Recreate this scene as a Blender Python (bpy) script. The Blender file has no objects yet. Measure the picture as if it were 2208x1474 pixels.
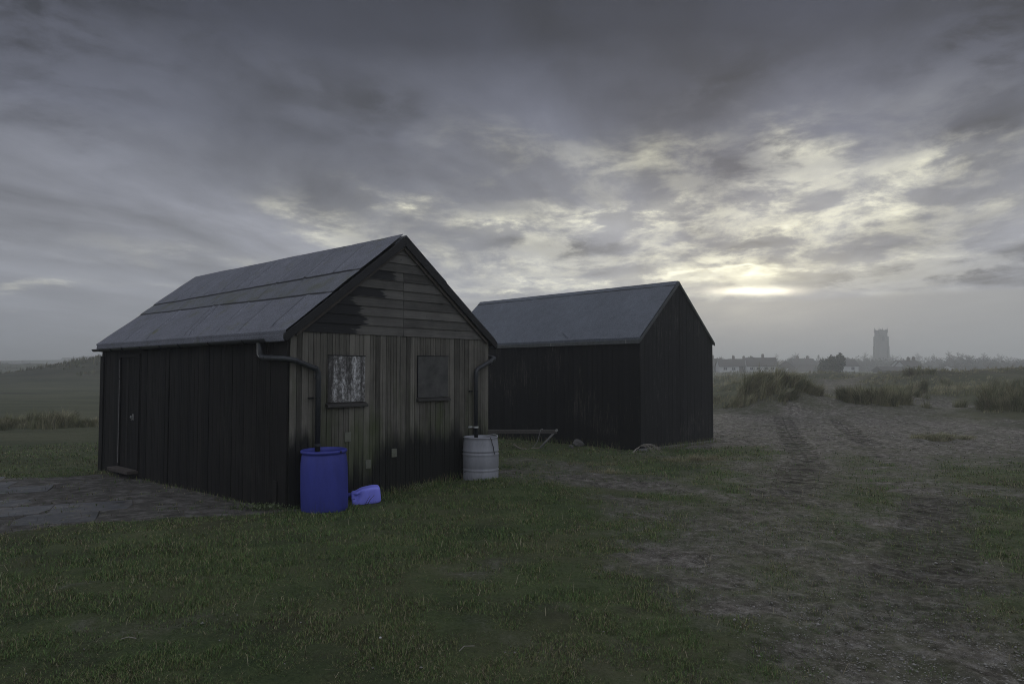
import bpy, math, random
import numpy as np
from mathutils import Vector, Matrix

R = math.radians
random.seed(7)
rng = np.random.default_rng(7)
scene = bpy.context.scene
COL = scene.collection

# ------------------------------------------------------------------ camera
CAM_H = 1.7
FPX = 1566.3                      # focal length in pixels of a 2208 px wide frame
PITCH = math.atan((802.8 - 737) / FPX)
cam_d = bpy.data.cameras.new("camera")
cam_d.sensor_width = 36.0
cam_d.lens = FPX / 2208 * 36.0
cam_d.clip_start = 0.05
cam_d.clip_end = 12000
cam = bpy.data.objects.new("camera", cam_d)
COL.objects.link(cam)
cam.location = (0, 0, CAM_H)
cam.rotation_euler = (R(90) + PITCH, 0, 0)
scene.camera = cam


def ray(px, py):
    a = (px - 1104) / FPX
    b = -(py - 737) / FPX
    return np.array([a, math.cos(PITCH) - b * math.sin(PITCH), math.sin(PITCH) + b * math.cos(PITCH)])


def ground_pt(px, py, z=0.0):       # surveyed point of the level ground
    r = ray(px, py)
    t = (z - CAM_H) / r[2]
    return r[0] * t, r[1] * t


def at(px, py, Y):                  # surveyed point at distance Y
    r = ray(px, py)
    t = Y / r[1]
    return r[0] * t, Y, CAM_H + r[2] * t


# ------------------------------------------------------------------ view / render
scene.view_settings.view_transform = 'Standard'
scene.view_settings.look = 'None'
scene.view_settings.exposure = 0.0
scene.view_settings.gamma = 1.0
scene.view_settings.use_curve_mapping = False


# ------------------------------------------------------------------ node helper
class G:
    def __init__(s, nt):
        s.nt = nt
        s.n = nt.nodes
        s.l = nt.links

    def node(s, t, **kw):
        n = s.n.new(t)
        for k, v in kw.items():
            setattr(n, k, v)
        return n

    def put(s, sock, v):
        if isinstance(v, bpy.types.NodeSocket):
            s.l.new(v, sock)
        elif v is not None:
            if sock.type == 'RGBA' and len(v) == 3:
                v = (*v, 1)
            sock.default_value = v

    def math(s, op, a, b=None, c=None, clamp=False):
        n = s.node('ShaderNodeMath', operation=op, use_clamp=clamp)
        s.put(n.inputs[0], a)
        if b is not None:
            s.put(n.inputs[1], b)
        if c is not None:
            s.put(n.inputs[2], c)
        return n.outputs[0]

    def vm(s, op, a, b=None, sc=None):
        n = s.node('ShaderNodeVectorMath', operation=op)
        s.put(n.inputs[0], a)
        if b is not None:
            s.put(n.inputs[1], b)
        if sc is not None:
            s.put(n.inputs['Scale'], sc)
        return n.outputs['Value'] if op in ('LENGTH', 'DOT_PRODUCT') else n.outputs[0]

    def mix(s, f, a, b, blend='MIX'):
        n = s.node('ShaderNodeMix', data_type='RGBA', blend_type=blend)
        s.put(n.inputs[0], f)
        s.put(n.inputs[6], a)
        s.put(n.inputs[7], b)
        return n.outputs[2]

    def mapping(s, v, loc=(0, 0, 0), rot=(0, 0, 0), sc=(1, 1, 1)):
        n = s.node('ShaderNodeMapping')
        s.put(n.inputs[0], v)
        n.inputs[1].default_value = loc
        n.inputs[2].default_value = rot
        n.inputs[3].default_value = sc
        return n.outputs[0]

    def noise(s, v, scale=5, detail=3, rough=.5, dist=0, col=False):
        n = s.node('ShaderNodeTexNoise')
        s.put(n.inputs['Vector'], v)
        n.inputs['Scale'].default_value = scale
        n.inputs['Detail'].default_value = detail
        n.inputs['Roughness'].default_value = rough
        n.inputs['Distortion'].default_value = dist
        return n.outputs[1] if col else n.outputs[0]

    def rng(s, v, a, b, c=0., d=1., smooth=False):
        n = s.node('ShaderNodeMapRange')
        n.clamp = True
        if smooth:
            n.interpolation_type = 'SMOOTHSTEP'
        s.put(n.inputs[0], v)
        for i, x in enumerate((a, b, c, d)):
            n.inputs[i + 1].default_value = x
        return n.outputs[0]

    def ramp(s, f, stops):
        n = s.node('ShaderNodeValToRGB')
        s.put(n.inputs[0], f)
        e = n.color_ramp.elements
        while len(e) < len(stops):
            e.new(.5)
        for i, (p, c) in enumerate(stops):
            e[i].position = p
            e[i].color = (*c, 1) if len(c) == 3 else c
        return n.outputs[0]

    def sep(s, v):
        n = s.node('ShaderNodeSeparateXYZ')
        s.put(n.inputs[0], v)
        return n.outputs

    def comb(s, x, y, z):
        n = s.node('ShaderNodeCombineXYZ')
        for i, q in enumerate((x, y, z)):
            s.put(n.inputs[i], q)
        return n.outputs[0]

    def attr(s, name):
        return s.node('ShaderNodeAttribute', attribute_name=name).outputs

    def coord(s, k='Object'):
        return s.node('ShaderNodeTexCoord').outputs[k]

    def bump(s, h, strength=.5, dist=.01, normal=None):
        n = s.node('ShaderNodeBump')
        n.inputs['Strength'].default_value = strength
        n.inputs['Distance'].default_value = dist
        s.put(n.inputs['Height'], h)
        if normal is not None:
            s.put(n.inputs['Normal'], normal)
        return n.outputs[0]


def lin(r, g, b):
    return tuple(((c / 255) / 12.92 if c <= 10 else (((c / 255) + .055) / 1.055) ** 2.4) for c in (r, g, b))


# ------------------------------------------------------------------ world sky
SUN_AZ = math.degrees(math.atan2(ray(1620, 628)[0], ray(1620, 628)[1]))
rr = ray(1620, 628)
SUN_EL = math.degrees(math.asin(rr[2] / np.linalg.norm(rr)))
world = bpy.data.worlds.new("World")
scene.world = world
world.use_nodes = True
world.node_tree.nodes.clear()


def ae(px, py):                       # azimuth / elevation in degrees
    r = ray(px, py)
    r = r / np.linalg.norm(r)
    return math.degrees(math.atan2(r[0], r[1])), math.degrees(math.asin(r[2]))


def build_sky():
    g = G(world.node_tree)
    d = g.coord('Generated')
    x, y, z = g.sep(d)
    az = g.math('MULTIPLY', g.math('ARCTAN2', x, y), 57.2958)
    el = g.math('MULTIPLY', g.math('ARCSINE', z), 57.2958)
    # clouds on a flat layer overhead
    zz = g.math('ADD', g.math('MAXIMUM', z, 0.), .085)
    P = g.comb(g.math('DIVIDE', x, zz), g.math('DIVIDE', y, zz), 0.)
    Pr = g.mapping(P, rot=(0, 0, R(SUN_AZ - 4)))            # y now runs towards the glow
    streak = g.noise(g.mapping(Pr, loc=(3.1, 1.7, 0), sc=(1.0, .36, 1)), 1.35, 7, .58, .5)
    puffs = g.noise(g.mapping(P, loc=(7.3, 2.2, 0), sc=(1.0, .75, 1)), 2.1, 7, .58, .25)
    broad = g.noise(g.mapping(Pr, loc=(1.3, 5.2, 0), sc=(.9, .4, 1)), .55, 3, .5, .2)
    # coordinate for large masses, broken up by noise
    A = g.comb(az, el, 0.)
    wob = g.vm('SUBTRACT', g.noise(g.mapping(P, sc=(1, .8, 1)), 1.3, 8, .66, 0, col=True), (.5, .5, .5))
    wob2 = g.vm('SUBTRACT', g.noise(g.mapping(A, sc=(.09, .22, 1)), 1.0, 5, .6, 0, col=True), (.5, .5, .5))
    Aw = g.vm('ADD', g.vm('ADD', A, g.vm('MULTIPLY', wob, (12., 6., 0.))), g.vm('MULTIPLY', wob2, (12., 3.0, 0.)))

    def blob(px, py, rx, ry, rot=0., vec=None):
        a0, e0 = ae(px, py)
        k = 2208 / 2 / 35.2                     # about pixels per degree
        m = g.node('ShaderNodeMapping', vector_type='TEXTURE')
        g.put(m.inputs[0], Aw if vec is None else vec)
        m.inputs[1].default_value = (a0, e0, 0)
        m.inputs[2].default_value = (0, 0, R(rot))
        m.inputs[3].default_value = (rx / k, ry / k, 1)
        t = g.node('ShaderNodeTexGradient', gradient_type='QUADRATIC_SPHERE')
        g.l.new(m.outputs[0], t.inputs[0])
        return t.outputs[1]
    # base tone with height
    elw = g.sep(Aw)[1]
    base = g.ramp(g.rng(elw, -4, 44), [
        (0.0, (.31, .335, .385)), (.10, (.325, .345, .395)), (.20, (.33, .345, .39)), (.32, (.275, .285, .330)),
        (.46, (.140, .150, .196)), (.60, (.046, .051, .076)), (.74, (.022, .025, .040)), (1.0, (.02, .022, .033))])
    # light falls off away from the glow
    side = g.rng(g.math('ABSOLUTE', g.math('SUBTRACT', az, SUN_AZ)), 0, 120, 1.04, .62)
    col = g.vm('SCALE', base, sc=side)
    # unseen sky overhead and behind the viewer, raised to light ground and walls
    over = g.rng(el, 33, 62, 0, 1, True)
    behind = g.math('MULTIPLY', g.rng(g.math('ABSOLUTE', az), 62, 115, 0, 1, True), g.rng(el, 2, 20, .35, 1))
    col = g.mix(g.math('MAXIMUM', over, behind), col, (.50, .53, .61))
    # tone variation of the cloud layer
    v = g.math('ADD', g.math('MULTIPLY', g.math('SUBTRACT', streak, .5), 1.7), g.math('MULTIPLY', g.math('SUBTRACT', broad, .5), 1.3))
    v = g.math('ADD', v, g.math('MULTIPLY', g.math('SUBTRACT', puffs, .5), .7))
    v = g.math('MULTIPLY', v, g.rng(el, 1, 9, .25, 1))
    col = g.vm('SCALE', col, sc=g.math('ADD', 1., v))

    def add(colr, fac):
        nonlocal col
        col = g.vm('ADD', col, g.vm('SCALE', colr, sc=fac))
    warm = (1., .96, .66)
    cells = g.noise(g.mapping(A, loc=(2.7, 4.4, 0), rot=(0, 0, R(-4)), sc=(.15, .38, 1)), 1.0, 9, .64, .35)
    pf = g.math('ADD', g.math('MULTIPLY', puffs, .45), g.math('MULTIPLY', cells, .55))
    pf = g.rng(pf, .445, .575, .0, 1.7, True)
    # wide warm glow round the hidden sun, textured by puffs
    W = blob(1540, 555, 1250, 420, 4)
    add((.31, .295, .195), g.math('MULTIPLY', W, g.math('ADD', .24, g.math('MULTIPLY', pf, 1.0))))
    for (px, py, rx, ry, rot, amp) in [
            (1430, 450, 210, 74, 8, .52), (1250, 480, 200, 70, -6, .33), (1080, 500, 190, 70, -12, .36), (880, 425, 200, 60, -14, .33), (690, 480, 240, 50, -22, .20),
            (1700, 415, 200, 80, 12, .30), (1850, 450, 190, 60, 4, .26), (1960, 350, 260, 90, 16, .20), (1735, 300, 120, 95, 40, .19),
            (2000, 380, 190, 60, 18, .14), (2080, 450, 170, 26, 0, .10), (1640, 500, 240, 40, 6, .30), (1620, 535, 360, 40, 3, .24), (1110, 580, 300, 24, 4, .12),
            (1300, 600, 460, 26, 3, .32), (1640, 575, 560, 24, 1, .34), (1150, 622, 330, 14, 2, .3), (120, 617, 460, 26, -2, .10), (900, 560, 200, 44, -10, .16), (760, 470, 260, 60, -18, .14), (1380, 330, 300, 90, 5, .15), (1100, 330, 300, 80, -10, .08), (480, 560, 500, 50, -4, .07)]:
        f = g.math('MULTIPLY', blob(px, py, rx, ry, rot), g.math('ADD', .35, g.math('MULTIPLY', pf, 1.25)))
        add(tuple(amp * c for c in warm), f)
    # darker masses
    dark = None
    for (px, py, rx, ry, rot, amp) in [
            (1650, 330, 260, 90, 10, .30), (1560, 170, 420, 150, 10, .28), (2150, 60, 420, 240, 0, .42), (40, 40, 420, 260, 0, .42), (2100, 250, 260, 60, 0, .25), (1550, 470, 90, 30, 0, .25),
            (420, 60, 600, 150, -14, .2), (760, 230, 420, 120, -14, .26), (60, 250, 300, 80, -14, .2), (1180, 60, 300, 160, 0, .2), (1200, 548, 300, 34, 2, .40), (2040, 588, 460, 52, 0, .55), (1620, 520, 120, 22, 0, .2), (1980, 520, 300, 24, 0, .14), (1500, 592, 160, 10, 0, .2)]:
        f = g.math('MULTIPLY', blob(px, py, rx, ry, rot), g.math('MULTIPLY', g.math('SUBTRACT', 1.5, g.math('MULTIPLY', pf, .7)), amp * 1.3))
        dark = f if dark is None else g.math('ADD', dark, f)
    col = g.vm('SCALE', col, sc=g.math('SUBTRACT', 1., g.math('MINIMUM', dark, .62)))
    # low bank of cloud under the bright slit
    As = g.vm('ADD', A, g.vm('MULTIPLY', wob2, (5., 1.3, 0.)))
    sa, se = ae(1620, 628)
    bank = g.math('MULTIPLY', g.rng(g.sep(As)[1], se - .95, se - .45, 1., 0., True), g.rng(az, -14, 8, 0, 1, True))
    col = g.mix(g.math('MULTIPLY', bank, .80), col, (.33, .335, .335))
    # the slit itself
    Sl = blob(1622, 627, 190, 19, 0, As)
    add((2.6, 2.35, 1.75), Sl)
    add((.55, .51, .34), blob(1610, 596, 480, 70, 0, As))
    add((.24, .225, .165), blob(1600, 665, 640, 130, 0, As))
    # a thin share of the clear evening sky above the clouds
    sky = g.node('ShaderNodeTexSky', sky_type='NISHITA')
    sky.sun_disc = False
    sky.sun_elevation = R(SUN_EL)
    sky.sun_rotation = R(SUN_AZ)
    sky.air_density = 1.5
    sky.dust_density = 3.0
    col = g.vm('ADD', g.vm('SCALE', col, sc=SKY_GAIN), g.vm('SCALE', sky.outputs[0], sc=.0012))
    bg = g.node('ShaderNodeBackground')
    g.l.new(col, bg.inputs[0])
    bg.inputs[1].default_value = 1.0
    out = g.node('ShaderNodeOutputWorld')
    g.l.new(bg.outputs[0], out.inputs[0])


SKY_GAIN = 1.05
build_sky()
scene.cycles.volume_bounces = 1
scene.cycles.denoising_prefilter = 'NONE'
scene.cycles.use_adaptive_sampling = False
scene.cycles.filter_width = 1.0
world.cycles.sampling_method = 'MANUAL'
world.cycles.sample_map_resolution = 512

# ------------------------------------------------------------------ sun (veiled by cloud)
sun_d = bpy.data.lights.new("sun", 'SUN')
sun_d.energy = 0.9
sun_d.angle = R(14)
sun_d.color = (1.0, .965, .80)
sun = bpy.data.objects.new("sun", sun_d)
COL.objects.link(sun)
sv = Vector((math.sin(R(SUN_AZ)) * math.cos(R(SUN_EL + 2)), math.cos(R(SUN_AZ)) * math.cos(R(SUN_EL + 2)), math.sin(R(SUN_EL + 2))))
sun.rotation_euler = sv.to_track_quat('Z', 'Y').to_euler()
sun.location = (20, 60, 30)


# ------------------------------------------------------------------ numpy noise
def _hash(ix, iy, seed):
    h = (ix.astype(np.int64) * 374761393 + iy.astype(np.int64) * 668265263 + seed * 1274126177) & 0xffffffff
    h = ((h ^ (h >> 13)) * 1274126177) & 0xffffffff
    return ((h ^ (h >> 16)) & 0xffff) / 65535.0


def vnoise(x, y, seed=0):
    x = np.asarray(x, float)
    y = np.asarray(y, float)
    ix = np.floor(x)
    iy = np.floor(y)
    fx = x - ix
    fy = y - iy
    fx = fx * fx * (3 - 2 * fx)
    fy = fy * fy * (3 - 2 * fy)
    a = _hash(ix, iy, seed)
    b = _hash(ix + 1, iy, seed)
    c = _hash(ix, iy + 1, seed)
    d = _hash(ix + 1, iy + 1, seed)
    return (a + (b - a) * fx) * (1 - fy) + (c + (d - c) * fx) * fy - .5


def fbm(x, y, sc=1., oct=4, seed=0, gain=.5):
    s = 0
    a = 1.
    for i in range(oct):
        s = s + a * vnoise(x / sc * 2 ** i + i * 17.3, y / sc * 2 ** i + i * 9.1, seed + i)
        a *= gain
    return s


def sstep(a, b, v):
    t = np.clip((v - a) / (b - a), 0, 1)
    return t * t * (3 - 2 * t)


# ------------------------------------------------------------------ the sheds' footprints (survey)
class Plot:
    def __init__(s, th, cx, cy, W, L, ze, zr, os, of):
        s.th, s.W, s.L, s.ze, s.zr, s.os, s.of = th, W, L, ze, zr, os, of
        s.c = np.array([cx, cy])
        s.u = np.array([math.cos(th), math.sin(th)])
        s.v = np.array([-math.sin(th), math.cos(th)])

    def local(s, x, y):
        dx = x - s.c[0]
        dy = y - s.c[1]
        return dx * s.u[0] + dy * s.u[1], dx * s.v[0] + dy * s.v[1]

    def inside(s, x, y, m=0.):
        a, b = s.local(x, y)
        return (a > -m) & (a < s.W + m) & (b > -m) & (b < s.L + m)

    def pt(s, a, b):
        p = s.c + a * s.u + b * s.v
        return float(p[0]), float(p[1])


S1 = Plot(.823, -2.7745, 9.0515, 3.508, 6.60, 2.191, 3.62, .092, .0765)
S2 = Plot(.758, 2.7779, 15.8015, 2.929, 6.92, 2.437, 3.789, .02, .03)


# ------------------------------------------------------------------ terrain height
def gb(x, y, x0, y0, h, sx, sy, rot=0.):
    c, s = math.cos(rot), math.sin(rot)
    dx, dy = x - x0, y - y0
    a = dx * c + dy * s
    b = -dx * s + dy * c
    return h * np.exp(-.5 * ((a / sx) ** 2 + (b / sy) ** 2))


def plateau(x, y, x0, y0, h, sx, sy, rot=0., p=4):
    c, s = math.cos(rot), math.sin(rot)
    dx, dy = x - x0, y - y0
    a = dx * c + dy * s
    b = -dx * s + dy * c
    return h * np.exp(-(np.abs(a / sx) ** p + np.abs(b / sy) ** p))


def height(x, y):
    x = np.asarray(x, float)
    y = np.asarray(y, float)
    d = np.hypot(x, y)
    azr = np.arctan2(x, y)
    front = sstep(-.2, .2, y / (d + 1e-6))
    left = sstep(-.28, -.42, azr)
    z = .030 * fbm(x, y, 2.2, 3, 3) * sstep(1, 4, d)
    z = z + gb(x, y, -.15, 10.6, .12, 1.1, .8, .82)
    z = z + gb(x, y, -7.6, 13.5, -.11, 3., 3.)
    z = z + gb(x, y, -1.0, 5.5, .05, 2.4, 1.0)
    # left field dips, then rises towards the dunes
    z = z + left * (-.30 * sstep(14, 26, d) + .75 * sstep(40, 130, d))
    # right / centre rises to the village
    z = z + (1 - left) * (.25 * sstep(26, 45, d) + .45 * sstep(42, 75, d) + 1.0 * sstep(80, 200, d))
    # trampled sand
    tr = sstep(16, 19, d) * sstep(34, 30, d) * sstep(.22, .30, azr)
    z = z + tr * (.085 * np.abs(fbm(x, y, .75, 3, 21)) + .03 * fbm(x, y, .3, 2, 22))
    # dunes right of the sheds
    amp = (1 - left) * sstep(30, 60, d) * sstep(.20, .30, azr)
    z = z + amp * .55 * fbm(x, y, 9., 4, 5) * sstep(210, 110, d)
    for (px, py, Y, zt, sx, sy, r) in [
            (1685, 0, 30.6, .50, 1.15, 1.2, .2), (1638, 0, 31.0, .50, .7, 1.1, .2), (1725, 0, 30.5, .30, 1.0, 1.0, 0),
            (1885, 0, 29.5, .45, 1.7, 1.6, .1), (1960, 0, 34.5, .45, 2.2, 2.0, 0), (1905, 0, 40, .35, 3.0, 2.0, 0),
            (2195, 0, 26.5, .42, 1.3, 1.4, 0), (2240, 0, 30.5, .5, 2.0, 2.0, 0),
            (2080, 0, 36, .15, 4, 2, 0)]:
        x0 = (px - 1104) / FPX * Y
        z = z + gb(x, y, x0, Y, zt, sx, sy, r)
    hr = np.random.default_rng(44)
    for _ in range(46):
        hd = hr.uniform(34, 100)
        ha = hr.uniform(R(15.5), R(42))
        hh, hs, hs2 = hr.uniform(.2, .65), hr.uniform(.9, 2.2) * hd / 45, hr.uniform(.8, 1.8)
        hx, hy = hd * math.sin(ha), hd * math.cos(ha)
        if abs(hx - np.interp(hy, [29, 36, 45, 58, 74], [18, 17.4, 19.5, 26, 36])) < 2.5 + hs:
            continue
        z = z + gb(x, y, hx, hy, hh, hs, hs2, -ha)
    z = z + plateau(x, y, (2075 - 1104) / FPX * 57, 57, 1.12, 7.2, 6.0)
    z = z + gb(x, y, (2215 - 1104) / FPX * 60, 60, .8, 3.0, 5)
    z = z + gb(x, y, (1790 - 1104) / FPX * 76, 76, .85, 2.6, 5)
    z = z + gb(x, y, (1700 - 1104) / FPX * 88, 88, .35, 4, 5)
    z = z - gb(x, y, 19.5, 42, .12, 2.0, 5, -.3)      # sandy hollow of the path
    # left: grassy mound, dune belt and far hills
    z = z + gb(x, y, (335 - 1104) / FPX * 112, 112, 4.3, 10.5, 14)
    belt = left * sstep(140, 300, d) * sstep(560, 380, d)
    z = z + belt * (2.6 + 3.2 * fbm(x, y, 45., 5, 8) + .9 * fbm(x, y, 9, 3, 9))
    far = left * sstep(430, 620, d)
    z = z + far * (8.0 + 7.0 * fbm(x, y, 160., 4, 12)) * sstep(1500, 900, d)
    z = z + (1 - left) * sstep(190, 240, d) * (.9 * fbm(x, y, 60, 3, 14))
    behind = sstep(1500, 900, d)
    return (z * behind) * (front * .9 + .1)


def hz(x, y):
    return float(height(np.array([x]), np.array([y]))[0])


# ------------------------------------------------------------------ ground cover masks
def ell(x, y, px, py, hw, hd, soft=.35):
    """soft ellipse on the ground: centre given by a surveyed spot, hw across, hd along the view line (metres)"""
    gx, gy = ground_pt(px, py)
    a = math.atan2(gx, gy)
    c, s = math.cos(a), math.sin(a)
    dx, dy = x - gx, y - gy
    u = (dx * c - dy * s) / hw
    v = (dx * s + dy * c) / hd
    return sstep(1 + soft, 1 - soft, np.sqrt(u * u + v * v))


TRACKBED = [([ground_pt(*p) for p in [(1720, 940), (1730, 1000), (1660, 1070), (1640, 1150), (1680, 1230), (1790, 1330), (1900, 1470)]], .95, .80),
            ([ground_pt(*p) for p in [(1900, 960), (1990, 1090), (2010, 1180), (2030, 1300), (2080, 1470)]], .60, .76)]


def masks(x, y):
    d = np.hypot(x, y)
    az = np.arctan2(x, y)
    n1 = fbm(x, y, 1.1, 4, 31)
    n2 = fbm(x, y, .35, 3, 41)
    wx = x + .55 * fbm(x, y, 1.4, 3, 51)
    wy = y + .9 * fbm(x, y, 1.7, 3, 61)
    sand = np.zeros_like(x, float)
    wx = wx + .5 * n2
    for e in [(1840, 926, 5.6, 8.3), (2200, 950, 4.5, 5.5), (1640, 922, 4.0, 8.0), (1700, 1020, 1.7, 2.8), (1640, 1110, 1.6, 2.0), (1600, 1180, 1.0, 1.2), (1480, 1090, .6, 1.0),
              (1900, 1210, 1.6, 1.3), (2060, 1130, .8, .9), (2180, 1065, 1.0, .7), (1980, 1330, 1.0, .9), (2090, 1420, .8, .6), (2180, 1250, .7, .9), (1560, 1250, .6, .5),
              (1180, 1010, 1.4, .9), (1300, 1035, 1.5, .9), (1110, 1000, .6, .8), (1420, 1045, 1.1, .7)]:
        sand = np.maximum(sand, (.95 if e[1] < 960 else .72) * ell(wx, wy, *e, soft=.55))
    for e in [(1310, 1330, .45, .16), (900, 1390, .55, .22), (1150, 1420, .5, .18), (1240, 1460, .5, .2), (640, 1370, .5, .2), (300, 1400, .5, .25), (120, 1300, .3, .2), (1060, 1250, .4, .2), (1560, 1400, .3, .2)]:
        sand = np.maximum(sand, .26 * ell(wx, wy, *e, soft=.8))
    for e, k in [((1575, 972, 1.9, .75), 1.), ((1880, 1060, 1.0, 1.0), .8), ((2100, 1030, 1.5, .55), .9), ((2120, 1130, .9, .6), .8), ((2170, 1180, .5, .7), .7), ((1480, 1320, 1.0, .35), .75),
                 ((1750, 1330, .6, .3), .6), ((1600, 1440, .9, .3), .6), ((2150, 1340, .35, .4), .6), ((2010, 1002, 1.6, .35), .5), ((1500, 1010, .8, .35), .4), ((1240, 975, 1.6, .9), .5)]:
        sand = sand * (1 - k * ell(wx, wy, *e))
    # gravel track from the far sand down to the right foreground
    for P_, hw_, k_ in TRACKBED:
        pd_ = np.full(x.shape, 1e9)
        for (x0, y0), (x1, y1) in zip(P_[:-1], P_[1:]):
            t_ = np.clip(((wx - x0) * (x1 - x0) + (wy - y0) * (y1 - y0)) / ((x1 - x0) ** 2 + (y1 - y0) ** 2), 0, 1)
            pd_ = np.minimum(pd_, np.hypot(wx - x0 - t_ * (x1 - x0), wy - y0 - t_ * (y1 - y0)))
        sand = np.maximum(sand, k_ * sstep(hw_ * 1.5, hw_ * .4, pd_))
    # sandy track through the dunes
    pl = [(18.0, 29), (17.4, 36), (19.5, 45), (26, 58), (36, 74)]
    pd = np.full(x.shape, 1e9)
    for (x0, y0), (x1, y1) in zip(pl[:-1], pl[1:]):
        t = np.clip(((x - x0) * (x1 - x0) + (y - y0) * (y1 - y0)) / ((x1 - x0) ** 2 + (y1 - y0) ** 2), 0, 1)
        pd = np.minimum(pd, np.hypot(x - x0 - t * (x1 - x0), y - y0 - t * (y1 - y0)))
    path = sstep(2.6, .8, pd + 1.2 * n1) * sstep(82, 60, d)
    sand = np.maximum(sand, .75 * path)
    sand = np.clip(sand + .60 * n1 * sstep(-.1, .4, sand) * sstep(1.15, .6, sand) + .45 * n2 * sstep(.0, .3, sand), 0, 1)
    # bare concrete / soil yard by the door
    a, b = S1.local(x, y)
    yard = sstep(-2.3, -1.85, a + .35 * n1 + .04 * (b - 3)) * sstep(.3, 0.1, a) * sstep(-.10, .45, b + .35 * n1 + .62 * (a + .1) + .1) * sstep(6.3, 5.6, b + .5 * n1 + .35 * a)
    yard2 = sstep(-4.9, -4.3, a + .4 * n1) * sstep(-1.2, -1.8, a) * sstep(.9, 1.4, b + .3 * n1) * sstep(4.9, 4.2, b + .4 * n1)
    yard = np.maximum(yard, yard2)
    return sand, yard


# tyre tracks: list of ground polylines
def chain(pts, z=0.):
    P = np.array([ground_pt(*p) for p in pts])
    out = [P[0]]
    n = len(P)
    for i in range(n - 1):                       # Catmull-Rom
        p0, p1, p2, p3 = P[max(i - 1, 0)], P[i], P[i + 1], P[min(i + 2, n - 1)]
        for t in np.linspace(0, 1, 9)[1:]:
            out.append(.5 * ((2 * p1) + (-p0 + p2) * t + (2 * p0 - 5 * p1 + 4 * p2 - p3) * t * t + (-p0 + 3 * p1 - 3 * p2 + p3) * t ** 3))
    return np.array(out)


TRACKS = [
    (chain([(1686, 898), (1697, 925), (1712, 955), (1738, 985), (1738, 1012), (1705, 1050), (1640, 1085), (1560, 1130), (1470, 1180)]), .27, .75, .45, .34),
    (chain([(1802, 903), (1832, 930), (1880, 965), (1940, 990), (2010, 1008)]), .25, .8, .4, .34),
    (chain([(2015, 1075), (2020, 1150), (1995, 1230), (1960, 1290), (2010, 1370), (2060, 1440)]), .36, .45, .6, .115),
]


def track_field(x, y):
    """strength, signed offset over width, distance along"""
    st = np.zeros_like(x)
    la = np.zeros_like(x)
    al = np.zeros_like(x)
    for P, hw, k, endk, sp in TRACKS:
        lo = P.min(0) - 1
        hi = P.max(0) + 1
        idx = np.where((x > lo[0]) & (x < hi[0]) & (y > lo[1]) & (y < hi[1]))[0]
        if len(idx) == 0:
            continue
        xx, yy = x[idx], y[idx]
        best = np.full(len(idx), 1e9)
        bs = np.zeros(len(idx))
        bl = np.zeros(len(idx))
        s0 = 0.
        seg = P[1:] - P[:-1]
        ln = np.hypot(seg[:, 0], seg[:, 1])
        tot = ln.sum()
        for i in range(len(seg)):
            t = np.clip(((xx - P[i, 0]) * seg[i, 0] + (yy - P[i, 1]) * seg[i, 1]) / ln[i] ** 2, 0, 1)
            dx = xx - P[i, 0] - t * seg[i, 0]
            dy = yy - P[i, 1] - t * seg[i, 1]
            dd = np.hypot(dx, dy)
            m = dd < best
            best[m] = dd[m]
            bs[m] = (np.sign(seg[i, 0] * dy - seg[i, 1] * dx) * dd)[m]
            bl[m] = (s0 + t * ln[i])[m]
            s0 += ln[i]
        f = bl / tot
        s = k * sstep(hw + .06, hw - .02, best) * (1 - (1 - endk) * sstep(.4, .95, f)) * sstep(0, .06, f) * sstep(1, .85, f)
        m = s > st[idx]
        ii = idx[m]
        st[ii] = s[m]
        la[ii] = (bs / hw)[m]
        al[ii] = bl[m] / sp
    return st, la, al


# ------------------------------------------------------------------ mesh helpers
def mesh_np(name, V, F, mat=None, parent=None, smooth=False, attrs=None):
    """F: list of int arrays (n,3) / (n,4)"""
    me = bpy.data.meshes.new(name)
    if isinstance(F, np.ndarray):
        F = [F]
    V = np.asarray(V, np.float32)
    nl = sum(f.size for f in F)
    npoly = sum(len(f) for f in F)
    me.vertices.add(len(V))
    me.vertices.foreach_set('co', V.ravel())
    me.loops.add(nl)
    me.loops.foreach_set('vertex_index', np.concatenate([f.ravel() for f in F]).astype(np.int32))
    me.polygons.add(npoly)
    ls = []
    s = 0
    for f in F:
        k = f.shape[1]
        ls.append(s + np.arange(len(f)) * k)
        s += f.size
    me.polygons.foreach_set('loop_start', np.concatenate(ls).astype(np.int32))
    me.update(calc_edges=True)
    if smooth:
        me.polygons.foreach_set('use_smooth', np.ones(npoly, bool))
    for k, a in (attrs or {}).items():
        a = np.asarray(a, np.float32)
        if a.ndim == 1:
            me.attributes.new(k, 'FLOAT', 'POINT').data.foreach_set('value', a)
        else:
            if a.shape[1] == 3:
                a = np.hstack([a, np.ones((len(a), 1), np.float32)])
            me.attributes.new(k, 'FLOAT_COLOR', 'POINT').data.foreach_set('color', a.ravel())
    o = bpy.data.objects.new(name, me)
    COL.objects.link(o)
    if mat:
        me.materials.append(mat)
    if parent:
        o.parent = parent
    return o


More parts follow.
